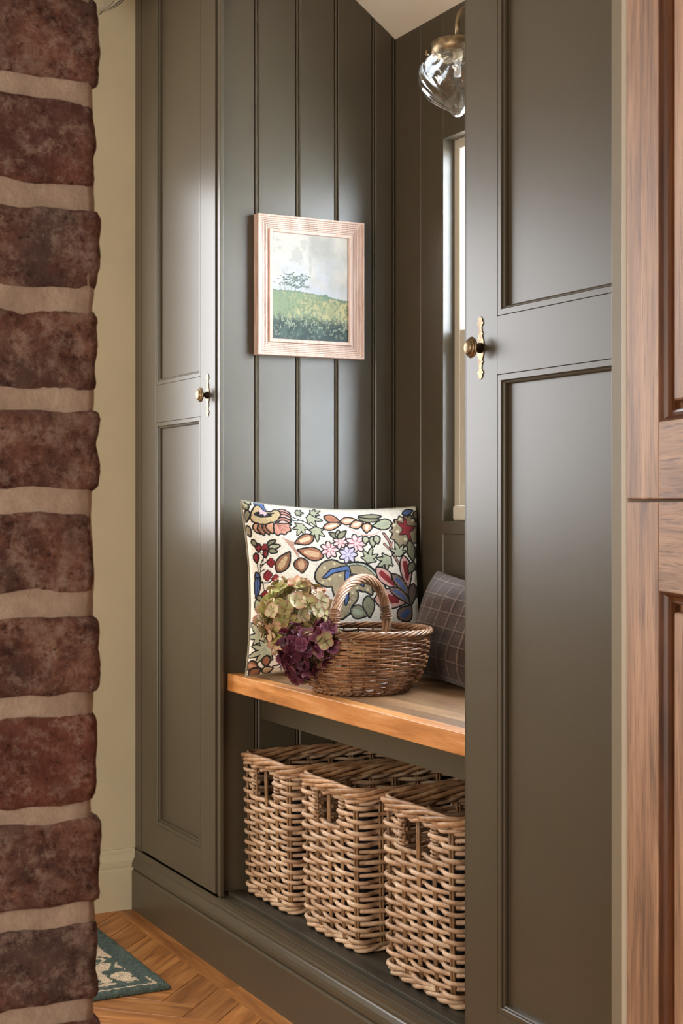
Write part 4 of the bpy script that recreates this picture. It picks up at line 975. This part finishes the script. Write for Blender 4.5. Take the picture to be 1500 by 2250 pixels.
# ============================================================ GLASS WALL LAMPS
def wall_lamp(label, base, wallx, rot, tilt):
    """glass axis passes through local origin; tip at z=0; wall lies towards local +x at distance wallx"""
    t = empty('wall_lamp', base); t.rotation_euler = (0, tilt, rot); tag(t, label, 'lamp', 'brass and glass wall lamps')
    def par(o): o.parent = t; return o
    gp = [(.0002, 0), (.0060, .0010), (.0105, .0040), (.0145, .0085), (.0205, .0130), (.0310, .0180), (.0450, .0260), (.0600, .0380), (.0715, .0530), (.0780, .0690), (.0800, .0830), (.0775, .0960), (.0700, .1080), (.0590, .1190), (.0490, .1250), (.0470, .1320)]
    def dense(g):
        o_ = []
        for i in range(len(g) - 1):
            for k in range(3): q = k / 3; o_.append((g[i][0] * (1 - q) + g[i + 1][0] * q, g[i][1] * (1 - q) + g[i + 1][1] * q))
        return o_ + [g[-1]]
    rib = lambda r_, z_, a: r_ * (1 + .034 * math.cos(14 * (a + z_ * 9)) * min(1, r_ / .02))
    o_ = lathe('glass_shade', dense(gp) + [(r_ - .0022, z_ + .0006) for r_, z_ in dense(gp)[::-1] if r_ > .006] + [(.0002, .0030)], 112, M['glass'], None, rfn=rib); par(o_)
    par(lathe('gallery', [(.0440, .1330), (.0510, .1225), (.0530, .1225), (.0530, .1480), (.0515, .1500), (.0300, .1520), (.0270, .1560), (.0150, .1610), (.0085, .1625), (.0060, .1660)], 48, M['brass'], None))
    mb = MB()
    for k in range(3):
        a = k * 2 * PI / 3 + 2.6; d = np.array((math.cos(a), math.sin(a), 0)); mb.tube([d * .052 + (0, 0, .131), d * .060 + (0, 0, .131)], .0022, 8); mb.tube([d * .058 + (0, 0, .131), d * .065 + (0, 0, .131)], .0050, 10)
    par(mb.build('thumbscrew', M['brass']))
    par(lathe('bulb_holder', [(.0001, .1340), (.0100, .1340), (.0100, .1200), (.0088, .1180), (.0088, .1130), (.0001, .1130)], 24, M['ceramic'], None))
    par(lathe('bulb', [(.0001, .0800), (.0050, .0805), (.0072, .0840), (.0075, .0900), (.0075, .1120), (.0060, .1135), (.0001, .1135)], 24, M['bulb'], None))
    P = [(0, 0, .163), (0, 0, .185)] + [(.034 - .034 * math.cos(a), 0, .188 + .038 * math.sin(a)) for a in np.linspace(0, PI, 16)] 
    P += [(.069, 0, .180), (.076, 0, .165), (.095, 0, .152), (wallx - .012, 0, .149)]
    V, F = tube_data(P, .0056, 12); par(py('arm', V, F, M['brass'], None, True))
    par(lathe('wall_rose', [(.0001, 0), (.045, 0), (.045, .004), (.040, .007), (.028, .010), (.020, .015), (.0001, .016)], 40, M['brass'], None, fn=lambda p: (wallx - .0008 - p[2], p[0], .149 + p[1])))
    return t
lp = 3.04
wall_lamp('brass swan-neck wall lamp with clear ribbed glass shade, above the alcove window', (1.604, 2.593, 1.838), XB - 1.604, 0, math.radians(0))
wall_lamp('glass wall lamp whose ribbed tip shows at the top beside the bricks', (1.148, 3.52, 2.2437), .2255, PI / 2, 0)

# ============================================================ RUG
RW, RH = 330, 230
rx0, rx1, ry0, ry1 = .18, 1.168, 3.068, 3.66
R3 = Raster(RW, RH, (rx0, ry1, rx1, ry0), '#e0cbb0'); R3.Y = np.linspace(ry1, ry0, RH)[:, None].repeat(RW, 1)
xx, yy = R3.X, R3.Y; wv = vnoise(RH, RW, 20, 71, 3)
TE = np.array(col('#56655f')); c3 = R3.C
n5 = vnoise(RH, RW, 8, 73, 3)
vine = (np.abs(np.sin(xx * 34 + 2.2 * np.sin(yy * 26)) - np.sin(yy * 40 + 1.5 * np.cos(xx * 20))) < .17); blob = (np.sin(xx * 62 + 1.0) * np.sin(yy * 66 + .4) + (n5 - .5) * .9) > .70
c3[vine | blob] = TE
bd = np.minimum(np.minimum(xx - rx0, rx1 - xx), np.minimum(yy - ry0, ry1 - yy)) + (wv - .5) * .006
c3[bd < .052] = TE; c3[(bd > .0235) & (bd < .030) & (yy < ry0 + .08)] = col('#d8c3a8')
c3 = c3 * (1 + .5 * (vnoise(RH, RW, 90, 75, 2) - .5)[..., None])
P = np.stack([xx, yy, .0115 + (vnoise(RH, RW, 100, 77, 2) - .5) * .005 + np.clip(-.004 + bd, -.004, 0)], -1)
P2 = P.copy(); P2[..., 2] = .0006
rg = grid_mesh('rug', P[::-1], c3[::-1], M['rug'], None, closed_back=P2[::-1]); tag(rg, 'teal and cream tufted rug with a leafy pattern on the parquet floor', 'rug')
